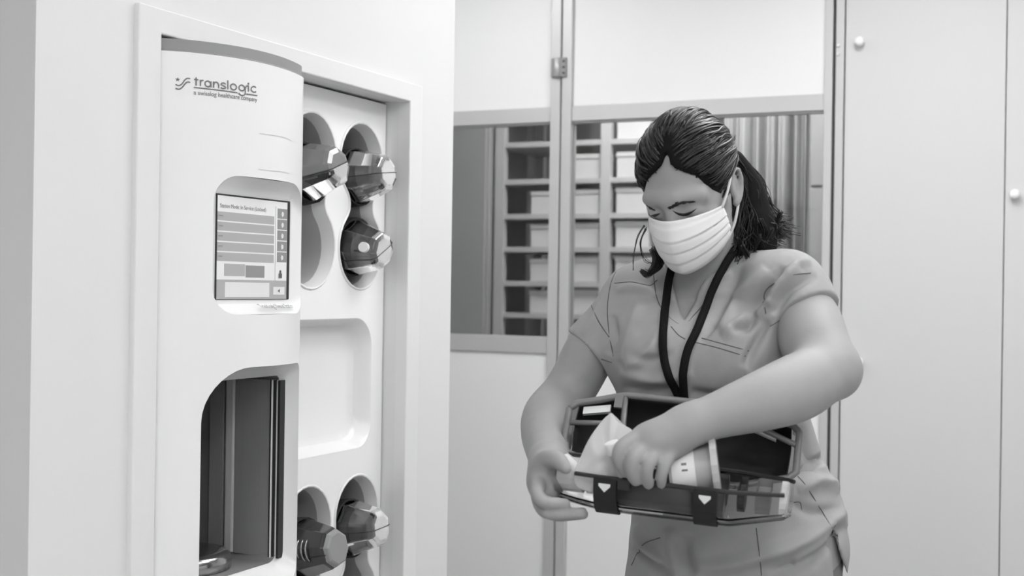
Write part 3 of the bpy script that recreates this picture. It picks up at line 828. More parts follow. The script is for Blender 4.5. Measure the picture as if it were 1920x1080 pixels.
# ------------------------------------------------------------------ signed-distance modelling
class Vol:
    def __init__(self, lo, hi, h):
        self.lo = np.asarray(lo, float); self.h = h
        self.n = np.ceil((np.asarray(hi, float) - self.lo) / h).astype(int) + 1
        self.D = np.full(self.n, 0.2, np.float32)
        self.ax = [self.lo[i] + h * np.arange(self.n[i]) for i in range(3)]
    def sub(self, lo, hi):
        a = np.clip(np.floor((np.asarray(lo) - self.lo) / self.h).astype(int), 0, self.n)
        b = np.clip(np.ceil((np.asarray(hi) - self.lo) / self.h).astype(int) + 1, 0, self.n)
        sl = tuple(slice(a[i], b[i]) for i in range(3))
        X, Y, Z = np.meshgrid(*[self.ax[i][sl[i]].astype(np.float32) for i in range(3)], indexing='ij')
        return sl, X, Y, Z
    def put(self, sl, d, k, cut=False):
        A = self.D[sl]
        if A.size == 0: return
        if cut:
            d = -d
            hh = np.maximum(k - np.abs(A - d), 0) / k
            self.D[sl] = np.maximum(A, d) + hh * hh * k * 0.25
        else:
            hh = np.maximum(k - np.abs(A - d), 0) / k
            self.D[sl] = np.minimum(A, d) - hh * hh * k * 0.25
    def cone(self, a, b, ra, rb, k=0.01, cut=False):
        a, b = np.asarray(a, float), np.asarray(b, float); m = max(ra, rb) + 0.035
        sl, X, Y, Z = self.sub(np.minimum(a, b) - m, np.maximum(a, b) + m)
        ba = b - a; L = max(float(ba @ ba), 1e-9)
        t = np.clip(((X - a[0]) * ba[0] + (Y - a[1]) * ba[1] + (Z - a[2]) * ba[2]) / L, 0, 1)
        d = np.sqrt((X - a[0] - t * ba[0]) ** 2 + (Y - a[1] - t * ba[1]) ** 2 + (Z - a[2] - t * ba[2]) ** 2) - (ra + (rb - ra) * t)
        self.put(sl, d, k, cut)
    def chain(self, pts, rs, k=0.01, sub=4):
        """a smooth limb: spline through the joints, one surface without bulges at the joints"""
        pts = np.asarray(pts, float); rs = np.asarray(rs, float)
        if len(pts) > 2:
            q = spline(np.c_[pts, rs], (len(pts) - 1) * sub + 1); pts, rs = q[:, :3], q[:, 3]
        m = rs.max() + 0.035
        sl, X, Y, Z = self.sub(pts.min(0) - m, pts.max(0) + m)
        best = np.full(X.shape, 1.0, np.float32)
        for i in range(len(pts) - 1):
            a, b = pts[i], pts[i + 1]; ba = b - a; L = max(float(ba @ ba), 1e-9)
            t = np.clip(((X - a[0]) * ba[0] + (Y - a[1]) * ba[1] + (Z - a[2]) * ba[2]) / L, 0, 1)
            d = np.sqrt((X - a[0] - t * ba[0]) ** 2 + (Y - a[1] - t * ba[1]) ** 2 + (Z - a[2] - t * ba[2]) ** 2) - (rs[i] + (rs[i + 1] - rs[i]) * t)
            best = np.minimum(best, d)
        self.put(sl, best, k)
    def ell(self, c, r, R=None, k=0.01, cut=False):
        c = np.asarray(c, float); r = np.asarray(r, float); m = r.max() + 0.035
        sl, X, Y, Z = self.sub(c - m, c + m)
        x, y, z = X - c[0], Y - c[1], Z - c[2]
        if R is not None:
            x, y, z = R[0, 0] * x + R[1, 0] * y + R[2, 0] * z, R[0, 1] * x + R[1, 1] * y + R[2, 1] * z, R[0, 2] * x + R[1, 2] * y + R[2, 2] * z
        k0 = np.sqrt((x / r[0]) ** 2 + (y / r[1]) ** 2 + (z / r[2]) ** 2)
        k1 = np.sqrt((x / r[0] ** 2) ** 2 + (y / r[1] ** 2) ** 2 + (z / r[2] ** 2) ** 2) + 1e-9
        self.put(sl, np.where(k0 < 1e-4, -r.min(), k0 * (k0 - 1) / k1), k, cut)
    def column(self, st, k=0.02, e=2.3, grow=0.0):
        """st rows: y, x, z, half-width, half-depth, turn; a body column along y"""
        st = np.asarray(sorted(st, key=lambda q: q[0]), float)
        lo = np.array([(st[:, 1] - st[:, 3]).min(), st[0, 0], (st[:, 2] - st[:, 4]).min()]) - 0.06
        hi = np.array([(st[:, 1] + st[:, 3]).max(), st[-1, 0], (st[:, 2] + st[:, 4]).max()]) + 0.06
        sl, X, Y, Z = self.sub(lo, hi)
        yv = Y[0, :, 0]
        sp = [spl1(st[:, 0], st[:, i], yv)[None, :, None] for i in range(1, 6)]
        cx, cz, hw, hd, tn = sp
        hw, hd = hw + grow, hd + grow
        c, s = np.cos(tn), np.sin(tn)
        u = (X - cx) * c + (Z - cz) * s; w = -(X - cx) * s + (Z - cz) * c
        q = (np.abs(u / hw) ** e + np.abs(w / hd) ** e) ** (1 / e)
        d = (q - 1) * np.minimum(hw, hd)
        top, bot = Y - st[-1, 0], st[0, 0] - Y
        d = np.maximum(d, np.maximum(top, bot))
        self.put(sl, d.astype(np.float32), k)
    def mesh(self, smooth=2):
        D = self.D; S = D < 0
        n = np.array(D.shape)
        cnt = np.zeros(n - 1, np.int8)
        C8 = [(i, j, k) for i in (0, 1) for j in (0, 1) for k in (0, 1)]
        for c in C8:
            cnt += S[c[0]:n[0] - 1 + c[0], c[1]:n[1] - 1 + c[1], c[2]:n[2] - 1 + c[2]]
        act = (cnt > 0) & (cnt < 8)
        idx = np.argwhere(act)
        pos = np.zeros((len(idx), 3)); num = np.zeros(len(idx))
        E = [(a, b) for a in C8 for b in C8 if sum(abs(a[i] - b[i]) for i in range(3)) == 1 and a < b]
        for a, b in E:
            a_, b_ = np.array(a), np.array(b)
            d0 = D[tuple((idx + a_).T)]; d1 = D[tuple((idx + b_).T)]
            m = (d0 < 0) != (d1 < 0)
            t = np.where(m, d0 / np.where(m, d0 - d1, 1), 0)
            pos += m[:, None] * (a_ + t[:, None] * (b_ - a_)); num += m
        V = (pos / num[:, None] + idx) * self.h + self.lo
        vid = np.full(n - 1, -1, np.int32); vid[act] = np.arange(len(idx))
        Fs = []
        for ax in range(3):
            o1, o2 = [(1, 2), (2, 0), (0, 1)][ax]
            s0 = [slice(1, n[i] - 1) for i in range(3)]; s0[ax] = slice(0, n[ax] - 1)
            s1 = list(s0); s1[ax] = slice(1, n[ax])
            A, B = S[tuple(s0)], S[tuple(s1)]
            ch = np.argwhere(A != B)
            if len(ch) == 0: continue
            flip = A[tuple(ch.T)]
            off = np.array([1, 1, 1]); off[ax] = 0
            g = ch + off
            q = []
            for (da, db) in ((-1, -1), (0, -1), (0, 0), (-1, 0)):
                h_ = g.copy(); h_[:, o1] += da; h_[:, o2] += db
                q.append(vid[tuple(h_.T)])
            q = np.stack(q, 1)
            q = np.where(flip[:, None], q, q[:, ::-1])
            Fs.append(q)
        Fc = np.concatenate(Fs)
        for _ in range(smooth):
            acc = np.zeros_like(V); w = np.zeros(len(V))
            for i in range(4):
                j = (i + 1) % 4
                np.add.at(acc, Fc[:, i], V[Fc[:, j]]); np.add.at(w, Fc[:, i], 1)
                np.add.at(acc, Fc[:, j], V[Fc[:, i]]); np.add.at(w, Fc[:, j], 1)
            V = 0.45 * V + 0.55 * acc / w[:, None]
        return V, Fc

def spl1(x, y, q):
    """smooth monotone-ish interpolation"""
    x, y = np.asarray(x, float), np.asarray(y, float)
    m = np.gradient(y, x)
    i = np.clip(np.searchsorted(x, q) - 1, 0, len(x) - 2)
    h = x[i + 1] - x[i]; t = np.clip((q - x[i]) / h, 0, 1)
    return (1 + 2 * t) * (1 - t) ** 2 * y[i] + t * (1 - t) ** 2 * h * m[i] + t * t * (3 - 2 * t) * y[i + 1] + t * t * (t - 1) * h * m[i + 1]

def vnormals(V, Fc):
    n = np.cross(V[Fc[:, 2]] - V[Fc[:, 0]], V[Fc[:, 3]] - V[Fc[:, 1]])
    N = np.zeros_like(V)
    for i in range(4): np.add.at(N, Fc[:, i], n)
    return N / (np.linalg.norm(N, axis=1)[:, None] + 1e-12)

def fast_obj(name, Vw, Fc, m, parent=None, origin=None):
    off = wloc(parent) if parent is not None else np.asarray(origin, float)
    me = bpy.data.meshes.new(name)
    me.vertices.add(len(Vw)); me.vertices.foreach_set('co', (Vw - off).astype(np.float32).ravel())
    nf = len(Fc); k = Fc.shape[1]
    me.loops.add(nf * k); me.loops.foreach_set('vertex_index', Fc.astype(np.int32).ravel())
    me.polygons.add(nf); me.polygons.foreach_set('loop_start', np.arange(nf, dtype=np.int32) * k)
    me.polygons.foreach_set('use_smooth', np.ones(nf, bool))
    me.update(calc_edges=True); me.validate()
    me.materials.append(m)
    o = bpy.data.objects.new(name, me); COL.objects.link(o)
    if parent is not None: o.parent = parent
    else: o.location = off
    return o

def topx(V):                      # camera-frame points -> pixel columns and rows
    return 960 + V[:, 0] / -V[:, 2] * FPX, 540 - V[:, 1] / -V[:, 2] * FPX

def folds(V, Fc, lines):
    """raise or sink soft creases on the side turned to the viewer; lines: (points px, height m, width px)"""
    N = vnormals(V, Fc); px, py = topx(V)
    disp = np.zeros(len(V)); front = np.clip(N[:, 2] * 3 + 0.3, 0, 1)
    for pts, hgt, wid in lines:
        P = spline(np.asarray(pts, float), 24) if len(pts) > 2 else np.linspace(pts[0], pts[1], 12)
        best = np.full(len(V), 1e9); prm = np.zeros(len(V))
        lo, hi = P.min(0) - 4 * wid, P.max(0) + 4 * wid
        sel = np.where((px > lo[0]) & (px < hi[0]) & (py > lo[1]) & (py < hi[1]))[0]
        if len(sel) == 0: continue
        for i in range(len(P) - 1):
            a, b = P[i], P[i + 1]; ba = b - a; L = ba @ ba + 1e-9
            t = np.clip(((px[sel] - a[0]) * ba[0] + (py[sel] - a[1]) * ba[1]) / L, 0, 1)
            d = np.hypot(px[sel] - a[0] - t * ba[0], py[sel] - a[1] - t * ba[1])
            m = d < best[sel]
            best[sel[m]] = d[m]; prm[sel[m]] = (i + t[m]) / (len(P) - 1)
        amp = np.sin(np.clip(prm[sel], 0.0, 1.0) * PI) ** 0.6
        disp[sel] += 2.1 * hgt * amp * np.exp(-(best[sel] / wid) ** 2)
    return V + N * (disp * front)[:, None]

# ------------------------------------------------------------------ head frame
hy, hp, hr = math.radians(28), math.radians(29.7), math.radians(2.2)
Ry = np.array([[math.cos(hy), 0, -math.sin(hy)], [0, 1, 0], [math.sin(hy), 0, math.cos(hy)]])
Rx = np.array([[1, 0, 0], [0, math.cos(hp), -math.sin(hp)], [0, math.sin(hp), math.cos(hp)]])
Rz = np.array([[math.cos(hr), -math.sin(hr), 0], [math.sin(hr), math.cos(hr), 0], [0, 0, 1]])
HR = Ry @ Rx @ Rz
HS = 0.863
EAR = np.array([0.076, 0.0, -0.014])
H0 = Q(1293.7, 360.9, 2.03)
def hl(p):                        # head-local -> camera frame
    return H0 + HS * (HR @ np.asarray(p, float))
def hln(P):
    return H0 + HS * (np.asarray(P, float) @ HR.T)

# ------------------------------------------------------------------ body (one continuous mesh)
mp = lambda px, d: px * d / FPX
TURN = math.radians(14)
def torso_rows(grow=0.0):
    rows = []
    for (py, cx, hw, d, hd) in ((560, 1316, 150, 2.13, 0.078), (600, 1312, 160, 2.115, 0.098), (650, 1318, 169, 2.105, 0.122), (690, 1324, 172, 2.10, 0.128), (750, 1334, 172, 2.10, 0.116), (810, 1346, 176, 2.11, 0.108),
                                (880, 1364, 184, 2.115, 0.112), (950, 1382, 195, 2.12, 0.122), (1020, 1384, 201, 2.125, 0.130), (1080, 1378, 202, 2.13, 0.132), (1180, 1374, 200, 2.13, 0.130)):
        q = Q(cx, py, d); rows.append((q[1], q[0], q[2], mp(hw, d) + grow, hd + grow, TURN))
    return rows
B = Vol(Q(955, 1130, 2.30) * np.array([1, 1, 1]) - np.array([0.02, 0.0, 0.03]), np.array([0.56, 0.30, -1.66]), 0.003)
# head
B.ell(hl((0, 0.045, -0.014)), np.array((0.0735, 0.088, 0.094)) * HS, HR, 0.01)
B.ell(hl((0, -0.010, 0.032)), np.array((0.063, 0.092, 0.066)) * HS, HR, 0.02)
B.ell(hl((0, -0.066, 0.044)), np.array((0.050, 0.040, 0.052)) * HS, HR, 0.02)
B.ell(hl((0, -0.090, 0.072)), np.array((0.020, 0.017, 0.018)) * HS, HR, 0.02)
for s in (-1, 1):
    B.ell(hl((s * 0.042, -0.030, 0.056)), np.array((0.019, 0.020, 0.020)) * HS, HR, 0.015)
    B.cone(hl((s * 0.012, 0.030, 0.089)), hl((s * 0.050, 0.026, 0.070)), 0.010, 0.008, 0.015)
    B.ell(hl((s * 0.033, 0.006, 0.104)), np.array((0.020, 0.012, 0.016)) * HS, HR, 0.012, True)
    B.ell(hl((s * 0.032, 0.003, 0.079)), np.array((0.0165, 0.0125, 0.0135)) * HS, HR, 0.005)
    # ear
    e0 = np.array((s * 0.077, 0.0, -0.014))
    B.ell(hl(e0), np.array((0.006, 0.029, 0.017)) * HS, HR, 0.006)
    hel = [(0.000, -0.006, 0.016), (0.003, 0.012, 0.017), (0.006, 0.026, 0.008), (0.008, 0.030, -0.004), (0.009, 0.022, -0.016), (0.009, 0.004, -0.018), (0.007, -0.014, -0.012), (0.004, -0.026, 0.000), (0.001, -0.030, 0.008)]
    hp_ = spline([hl(e0 + np.array((s * q[0], q[1], q[2]))) for q in hel], 18)
    B.chain(hp_, np.interp(np.linspace(0, 1, 18), [0, 0.5, 0.8, 1], [0.003, 0.0039, 0.0048, 0.0056]), 0.004)
    B.ell(hl(e0 + np.array((s * 0.010, -0.002, 0.002))), np.array((0.007, 0.013, 0.009)) * HS, HR, 0.004, True)
B.chain([hl((0, 0.022, 0.090)), hl((0, -0.005, 0.103)), hl((0, -0.028, 0.110))], [0.0065, 0.0085, 0.010], 0.012)
# neck
nk = Q(1318, 548, 2.115)
B.chain([hl((0, -0.03, -0.028)), hl((0.004, -0.085, -0.022)), nk], [0.044, 0.043, 0.054], 0.02)
# torso, kept inside the shirt
B.column(torso_rows(-0.010), 0.03)
SHR, SHL = Q(1196, 553, 2.13), Q(1474, 545, 2.02)
B.chain([Q(1300, 540, 2.13), Q(1230, 535, 2.14), SHR], [0.050, 0.044, 0.040], 0.03)
B.chain([Q(1340, 540, 2.11), Q(1420, 528, 2.08), SHL], [0.050, 0.044, 0.044], 0.03)
# her right arm (image left)
ELR, WRR = Q(1040, 775, 2.10), Q(1030, 868, 1.90)
B.chain([SHR, Q(1120, 640, 2.12), Q(1078, 715, 2.12), ELR], [0.038, 0.0425, 0.041, 0.040], 0.02, 10)
B.chain([ELR, Q(1027, 806, 2.04), Q(1027, 840, 1.97), WRR], [0.041, 0.041, 0.034, 0.026], 0.02, 10)
B.ell(Q(1035, 790, 2.07), (0.042, 0.044, 0.05), None, 0.02)
# right hand gripping the carrier's end
B.chain([WRR, Q(1024, 900, 1.865)], [0.025, 0.027], 0.02)
B.ell(Q(1022, 905, 1.862), (0.019, 0.038, 0.036), None, 0.015)
B.chain([Q(1020, 880, 1.875), Q(1026, 862, 1.845), Q(1046, 864, 1.815), Q(1061, 878, 1.80)], [0.016, 0.0145, 0.0125, 0.0085], 0.014)
for (pts, rs) in (([(1010, 898, 1.845), (1007, 924, 1.80), (1020, 941, 1.79), (1060, 945, 1.805)], (0.0120, 0.0100, 0.0094, 0.0078)),
                  ([(1010, 915, 1.855), (1012, 944, 1.815), (1030, 962, 1.80), (1090, 962, 1.815)], (0.0120, 0.0100, 0.0092, 0.0078)),
                  ([(1015, 922, 1.87), (1022, 950, 1.845), (1044, 966, 1.83), (1094, 964, 1.845)], (0.0120, 0.0100, 0.0090, 0.0076)),
                  ([(1022, 922, 1.89), (1036, 952, 1.87), (1060, 964, 1.86), (1092, 960, 1.872)], (0.0110, 0.0095, 0.0085, 0.0072))):
    B.chain([Q(*p) for p in pts], rs, 0.0025)
# her left arm (image right)
ELL, WRL = Q(1556, 692, 1.90), Q(1293, 797, 1.80)
B.chain([SHL, Q(1512, 600, 1.98), Q(1530, 650, 1.935), ELL], [0.045, 0.0495, 0.0495, 0.039], 0.02, 10)
B.chain([ELL, Q(1500, 724, 1.86), Q(1440, 748, 1.83), Q(1360, 774, 1.81), WRL], [0.040, 0.047, 0.0425, 0.033, 0.0265], 0.02, 10)
B.ell(Q(1574, 700, 1.905), (0.024, 0.028, 0.028), None, 0.02)
# left hand reaching into the carrier
B.chain([WRL, Q(1262, 810, 1.795), Q(1225, 828, 1.79)], [0.0255, 0.027, 0.025], 0.02)
B.ell(Q(1232, 832, 1.792), (0.040, 0.027, 0.018), None, 0.018)
for (pts, rs) in (([(1196, 820, 1.785), (1166, 838, 1.772), (1160, 862, 1.772), (1172, 886, 1.782)], (0.0118, 0.0102, 0.0094, 0.0078)),
                  ([(1212, 838, 1.780), (1188, 858, 1.762), (1184, 884, 1.764), (1192, 902, 1.774)], (0.0118, 0.0102, 0.0094, 0.0078)),
                  ([(1232, 848, 1.778), (1216, 868, 1.762), (1212, 890, 1.764), (1216, 908, 1.774)], (0.0115, 0.0098, 0.0090, 0.0075)),
                  ([(1256, 850, 1.780), (1246, 872, 1.768), (1240, 892, 1.768), (1240, 908, 1.776)], (0.0108, 0.0088, 0.0082, 0.0068)),
                  ([(1226, 816, 1.81), (1194, 826, 1.825), (1170, 842, 1.822), (1158, 858, 1.812)], (0.0150, 0.0140, 0.0125, 0.0092))):
    B.chain([Q(*p) for p in pts], rs, 0.0028)
bv, bf = B.mesh(2)
feet = C2W(Q(1375, 540, 2.13))[0]; feet[2] = 0.0
person = fast_obj('person', C2W(bv), bf, M['skin'], None, feet)
tag(person, 'woman in grey scrubs and a face mask filling an open carrier', 'person')
BODY = BVHTree.FromPolygons(bv.tolist(), bf.tolist())

# ------------------------------------------------------------------ scrub top
S_ = Vol(np.array([0.03, -0.56, -2.36]), np.array([0.55, 0.09, -1.88]), 0.0035)
rows = torso_rows(0.002)
def sleeve(a, b, ra, rb):
    S_.cone(a, b, ra, rb, 0.025)
    ax = (b - a) / np.linalg.norm(b - a)
    # cut the rounded end off at the hem
    sl, X, Y, Z = S_.sub(b - (rb + 0.03), b + (rb + 0.03))
    d = (X - b[0]) * ax[0] + (Y - b[1]) * ax[1] + (Z - b[2]) * ax[2]
    r = np.sqrt(np.maximum((X - b[0]) ** 2 + (Y - b[1]) ** 2 + (Z - b[2]) ** 2 - d * d, 0))
    m = (r < rb + 0.02)
    S_.D[sl] = np.where(m, np.maximum(S_.D[sl], d), S_.D[sl])
sleeve(SHR + np.array([0.0, -0.01, 0]), Q(1110, 661, 2.125), 0.047, 0.0530)
sleeve(SHL + np.array([0.0, 0.0, 0]), Q(1508, 596, 1.985), 0.054, 0.0575)
S_.column(rows, 0.03)
for c, r in (((1225, 652, 2.055), (0.060, 0.055, 0.052)), ((1390, 655, 2.005), (0.062, 0.055, 0.052))):
    S_.ell(Q(*c), r, None, 0.05)
S_.chain([Q(1300, 545, 2.13), Q(1240, 540, 2.14), SHR], [0.058, 0.050, 0.046], 0.04)
S_.chain([Q(1340, 545, 2.11), Q(1420, 530, 2.08), SHL], [0.058, 0.052, 0.053], 0.04)
S_.cone(Q(1318, 520, 2.15), Q(1318, 560, 2.12), 0.060, 0.07, 0.03)
# V neck
sl, X, Y, Z = S_.sub(Q(1200, 640, 2.2), np.array([0.40, 0.09, -1.88]))
PX = 960 + X / -Z * FPX; PY = 540 - Y / -Z * FPX
vb = np.array((1281.0, 602.0))
left = PX - (vb[0] - (vb[1] - PY) * 0.30)            # right of the left edge
right = (vb[0] + (vb[1] - PY) * 0.62) - PX           # left of the right edge
dd_ = -np.minimum(np.minimum(left, right), vb[1] - PY) * 2.05 / FPX
dd_ = np.maximum(dd_, -(Z + 2.17))                   # front only
S_.put(sl, dd_.astype(np.float32), 0.006, True)
# round neck hole at the back
S_.ell(Q(1320, 500, 2.14), (0.062, 0.075, 0.062), None, 0.008, True)
# open side vent above the hem
for t in np.linspace(0, 1, 9):
    px_, py_ = 1556 + 20 * t, 984 + 110 * t
    S_.cone(Q(px_, py_, 1.98), Q(px_ + 3, py_, 2.12), 0.003 + 0.008 * t, 0.003 + 0.008 * t, 0.004, True)
sv, sf = S_.mesh(2)
FOLD = [
    ([(1440, 505), (1390, 560), (1345, 615)], 0.006, 13), ([(1470, 500), (1425, 560), (1395, 625)], -0.007, 10), ([(1450, 560), (1400, 600), (1352, 630)], 0.007, 10),
    ([(1440, 600), (1415, 650), (1395, 690)], -0.006, 9), ([(1420, 590), (1395, 612), (1370, 622)], -0.006, 7), ([(1380, 560), (1340, 600), (1310, 640)], -0.004, 9),
    ([(1200, 560), (1185, 620), (1165, 680)], 0.004, 11), ([(1170, 690), (1215, 660), (1245, 610)], 0.004, 11), ([(1180, 665), (1220, 675), (1262, 660)], -0.003, 8),
    ([(1165, 725), (1215, 735), (1275, 728)], -0.006, 9), ([(1290, 735), (1350, 745), (1430, 720)], -0.006, 10), ([(1160, 700), (1230, 712), (1300, 700)], 0.004, 10),
    ([(1300, 560), (1330, 530), (1370, 510)], 0.004, 9), ([(1155, 545), (1185, 540), (1225, 548)], 0.003, 7),
    ([(1500, 505), (1462, 535), (1442, 575)], 0.008, 10), ([(1530, 515), (1475, 548), (1450, 590)], -0.006, 8), ([(1520, 490), (1490, 500), (1470, 520)], 0.005, 9),
    ([(1140, 540), (1115, 600), (1090, 630)], 0.004, 9), ([(1148, 590), (1150, 630), (1140, 665)], -0.006, 8),
    ([(1585, 955), (1500, 1015), (1400, 1050), (1300, 1066)], 0.010, 14), ([(1590, 985), (1510, 1050), (1440, 1080)], -0.007, 12), ([(1560, 1000), (1490, 1060)], 0.007, 10),
    ([(1192, 985), (1210, 1020), (1235, 1060)], 0.008, 9), ([(1190, 1025), (1215, 1048), (1260, 1085)], -0.007, 8), ([(1255, 990), (1262, 1030), (1275, 1090)], 0.006, 10), ([(1290, 1000), (1285, 1040), (1300, 1080)], -0.005, 12),
    ([(1500, 800), (1520, 860), (1555, 900)], -0.006, 9), ([(1490, 895), (1530, 870), (1555, 850)], -0.008, 8), ([(1495, 920), (1540, 900), (1575, 920)], 0.006, 12), ([(1480, 940), (1525, 960), (1580, 955)], -0.005, 10),
    ([(1400, 700), (1440, 730), (1480, 735)], 0.004, 9),
]
sv = folds(sv, sf, FOLD)
nz = np.sin(sv[:, 0] * 55 + np.sin(sv[:, 1] * 31) * 2) * np.sin(sv[:, 1] * 47 + 1.3 * np.sin(sv[:, 0] * 29))
sv = sv + vnormals(sv, sf) * (nz * 0.0011)[:, None]
top = fast_obj('scrub_top', C2W(sv), sf, M['scrub'], person)
top['label'] = 'grey short-sleeved V-neck scrub top'
SHIRT = BVHTree.FromPolygons(sv.tolist(), sf.tolist())

def hit(px, py, trees, lift=0.0):
    d = Vector(Q(px, py, 1.0)).normalized(); best = None
    for t in trees:
        r = t.ray_cast(Vector((0, 0, 0)), d)
        if r[0] is not None and (best is None or r[3] < best[1]): best = (np.array(r[0]), r[3])
    if best is None: return None
    return best[0] - np.array(d) * lift
def drape(pts, trees, n=20, lift=0.001):
    P = spline(np.asarray(pts, float), n) if len(pts) > 2 else np.linspace(pts[0], pts[1], n)
    out = [hit(p[0], p[1], trees, lift) for p in P]
    return np.array([o for o in out if o is not None])
def thread(name, pts, r, m, par, trees, n=24, lift=0.0, taper=False):
    P = drape(pts, trees, n, lift)
    if len(P) < 3: return None
    for _ in range(2):
        P[1:-1, 2] = 0.25 * P[:-2, 2] + 0.5 * P[1:-1, 2] + 0.25 * P[2:, 2]
    rr = r * np.sin(np.linspace(0.15, PI - 0.15, len(P))) if taper else r
    v, f = tube(P, rr, 6)
    return obj(name, C2W(v), f, m, par, True)
for pts in ([(1152, 531), (1185, 529), (1218, 535), (1232, 525)], [(1160, 500), (1146, 530), (1139, 575), (1142, 625), (1150, 668)], [(1106, 566), (1122, 602), (1142, 632)],
            [(1072, 637), (1105, 664), (1147, 680)], [(1444, 612), (1478, 592), (1520, 578), (1556, 580)], [(1436, 588), (1432, 560), (1440, 540), (1475, 518), (1520, 512)],
            [(1300, 641), (1345, 652), (1398, 668)], [(1316, 634), (1360, 646), (1404, 658)], [(1258, 612), (1272, 628), (1285, 636)],
            [(1418, 990), (1424, 1040), (1428, 1079)], [(1496, 893), (1512, 912), (1545, 965), (1560, 990)], [(1238, 1008), (1205, 1022), (1184, 1060)], [(1488, 942), (1500, 942), (1503, 956)],
            [(1225, 512), (1232, 560), (1250, 590), (1280, 610), (1302, 590), (1330, 555), (1350, 520)]):
    thread('seam', pts, 0.0008, M['seam'], top, [SHIRT], 24, 0.0)
# ------------------------------------------------------------------ trousers and shoes
FL = -1.28 / UNIT
T = Vol(np.array([0.10, FL + 0.02, -2.36]), np.array([0.58, -0.40, -1.92]), 0.007)
rows = []
for (py, cx, hw, d, hd) in ((1030, 1383, 192, 2.13, 0.118), (1090, 1378, 195, 2.13, 0.122), (1200, 1374, 190, 2.13, 0.118)):
    q = Q(cx, py, d); rows.append((q[1], q[0], q[2], mp(hw, d), hd, TURN))
T.column(rows, 0.03)
for s in (-1, 1):
    x = 0.355 + s * 0.085
    T.chain([(x, -0.56, -2.13), (x + s * 0.005, -0.80, -2.12), (x + s * 0.008, FL + 0.06, -2.14)], [0.088, 0.072, 0.066], 0.03)
tv, tf = T.mesh(2)
tr_ = fast_obj('trousers', C2W(tv), tf, M['pants'], person)
for s in (-1, 1):
    W = Vol(np.array([0.20, FL - 0.02, -2.28]), np.array([0.52, FL + 0.11, -1.92]), 0.005)
    x = 0.355 + s * 0.093
    W.ell((x, FL + 0.018, -2.07), (0.042, 0.034, 0.11), None, 0.02)
    W.ell((x, FL + 0.04, -2.14), (0.038, 0.05, 0.045), None, 0.02)
    W.D = np.maximum(W.D, (FL + 0.001 - W.ax[1])[None, :, None].astype(np.float32))
    wv, wf = W.mesh(1)
    ww = C2W(wv); ww[:, 2] += 0.003 - ww[:, 2].min()
    sh = fast_obj('shoe', ww, wf, M['shoe'], person)

# ------------------------------------------------------------------ lanyard
def ribbon(name, pts, wid, m, par, trees, n=40, lift=0.0065):
    P = drape(pts, trees, n, lift)
    for _ in range(4):
        P[1:-1, 2] = 0.25 * P[:-2, 2] + 0.5 * P[1:-1, 2] + 0.25 * P[2:, 2]
    t = np.gradient(P, axis=0); t /= np.linalg.norm(t, axis=1)[:, None]
    side = np.cross(t, np.array([0.0, 0.0, 1.0])); side /= np.linalg.norm(side, axis=1)[:, None]
    A, B_ = P + side * wid / 2, P - side * wid / 2
    v = np.concatenate([A, B_]); k = len(P)
    o = obj(name, C2W(v), [(i, i + 1, k + i + 1, k + i) for i in range(k - 1)], m, par, True)
    solidify(o, 0.0022, 0.0)
    return o
ribbon('lanyard_strap', [(1263, 492), (1255, 520), (1247, 580), (1243, 650), (1252, 700), (1276, 750)], 0.0125, M['lanyard'], person, [SHIRT, BODY])
ribbon('lanyard_strap', [(1384, 460), (1370, 480), (1352, 510), (1332, 552), (1310, 612), (1290, 655), (1281, 700), (1283, 752)], 0.0125, M['lanyard'], person, [SHIRT, BODY], lift=0.0085)

# ------------------------------------------------------------------ face mask
ns, nv_ = 49, 41
ss, vv = np.linspace(-1, 1, ns), np.linspace(0, 1, nv_)
mv = []
for v in vv:
    yc = np.interp(v, [0, 0.25, 0.6, 0.85, 1], [0.001, -0.029, -0.066, -0.099, -0.113])
    zc = np.interp(v, [0, 0.12, 0.28, 0.45, 0.65, 0.85, 0.95, 1], [0.114, 0.124, 0.132, 0.132, 0.128, 0.116, 0.103, 0.088])
    ys_ = np.interp(v, [0, 1], [-0.012, -0.086])
    W_ = np.interp(v, [0, 0.3, 0.6, 0.85, 1], [0.069, 0.0715, 0.0715, 0.066, 0.060])
    zs = np.interp(v, [0, 0.5, 1], [0.036, 0.030, 0.020])
    for s in ss:
        a = s * 1.25
        x = W_ * math.sin(a) / math.sin(1.25)
        k = (1 - math.cos(a)) / (1 - math.cos(1.25))
        z = zc + (zs - zc) * k ** 0.85
        y = yc + (ys_ - yc) * (s * s) ** 0.8
        # pleats fan out from the side edges
        pl = 0.0
        for c0 in (0.30, 0.50, 0.70):
            q = (v - c0) / 0.05
            pl += (-0.0048 * math.exp(-max(q, 0) * 1.6) if q >= 0 else 0.0022 * math.exp(q * 1.5)) * (0.35 + 0.65 * abs(s) ** 0.7)
        hem = -0.0012 if abs(v - 0.07) < 0.02 else 0.0
        n_ = np.array([math.sin(a) * 0.8, -0.1, math.cos(a)])
        p = np.array([x, y, z]) + n_ * (pl + hem)
        mv.append(hl(p))
mv = np.array(mv)
mf = [(j * ns + i, (j + 1) * ns + i, (j + 1) * ns + i + 1, j * ns + i + 1) for j in range(nv_ - 1) for i in range(ns - 1)]
mo = obj('face_mask', C2W(mv), mf, M['mask'], person, True)
solidify(mo, 0.0016, 0.0)
mo['label'] = 'white pleated face mask'
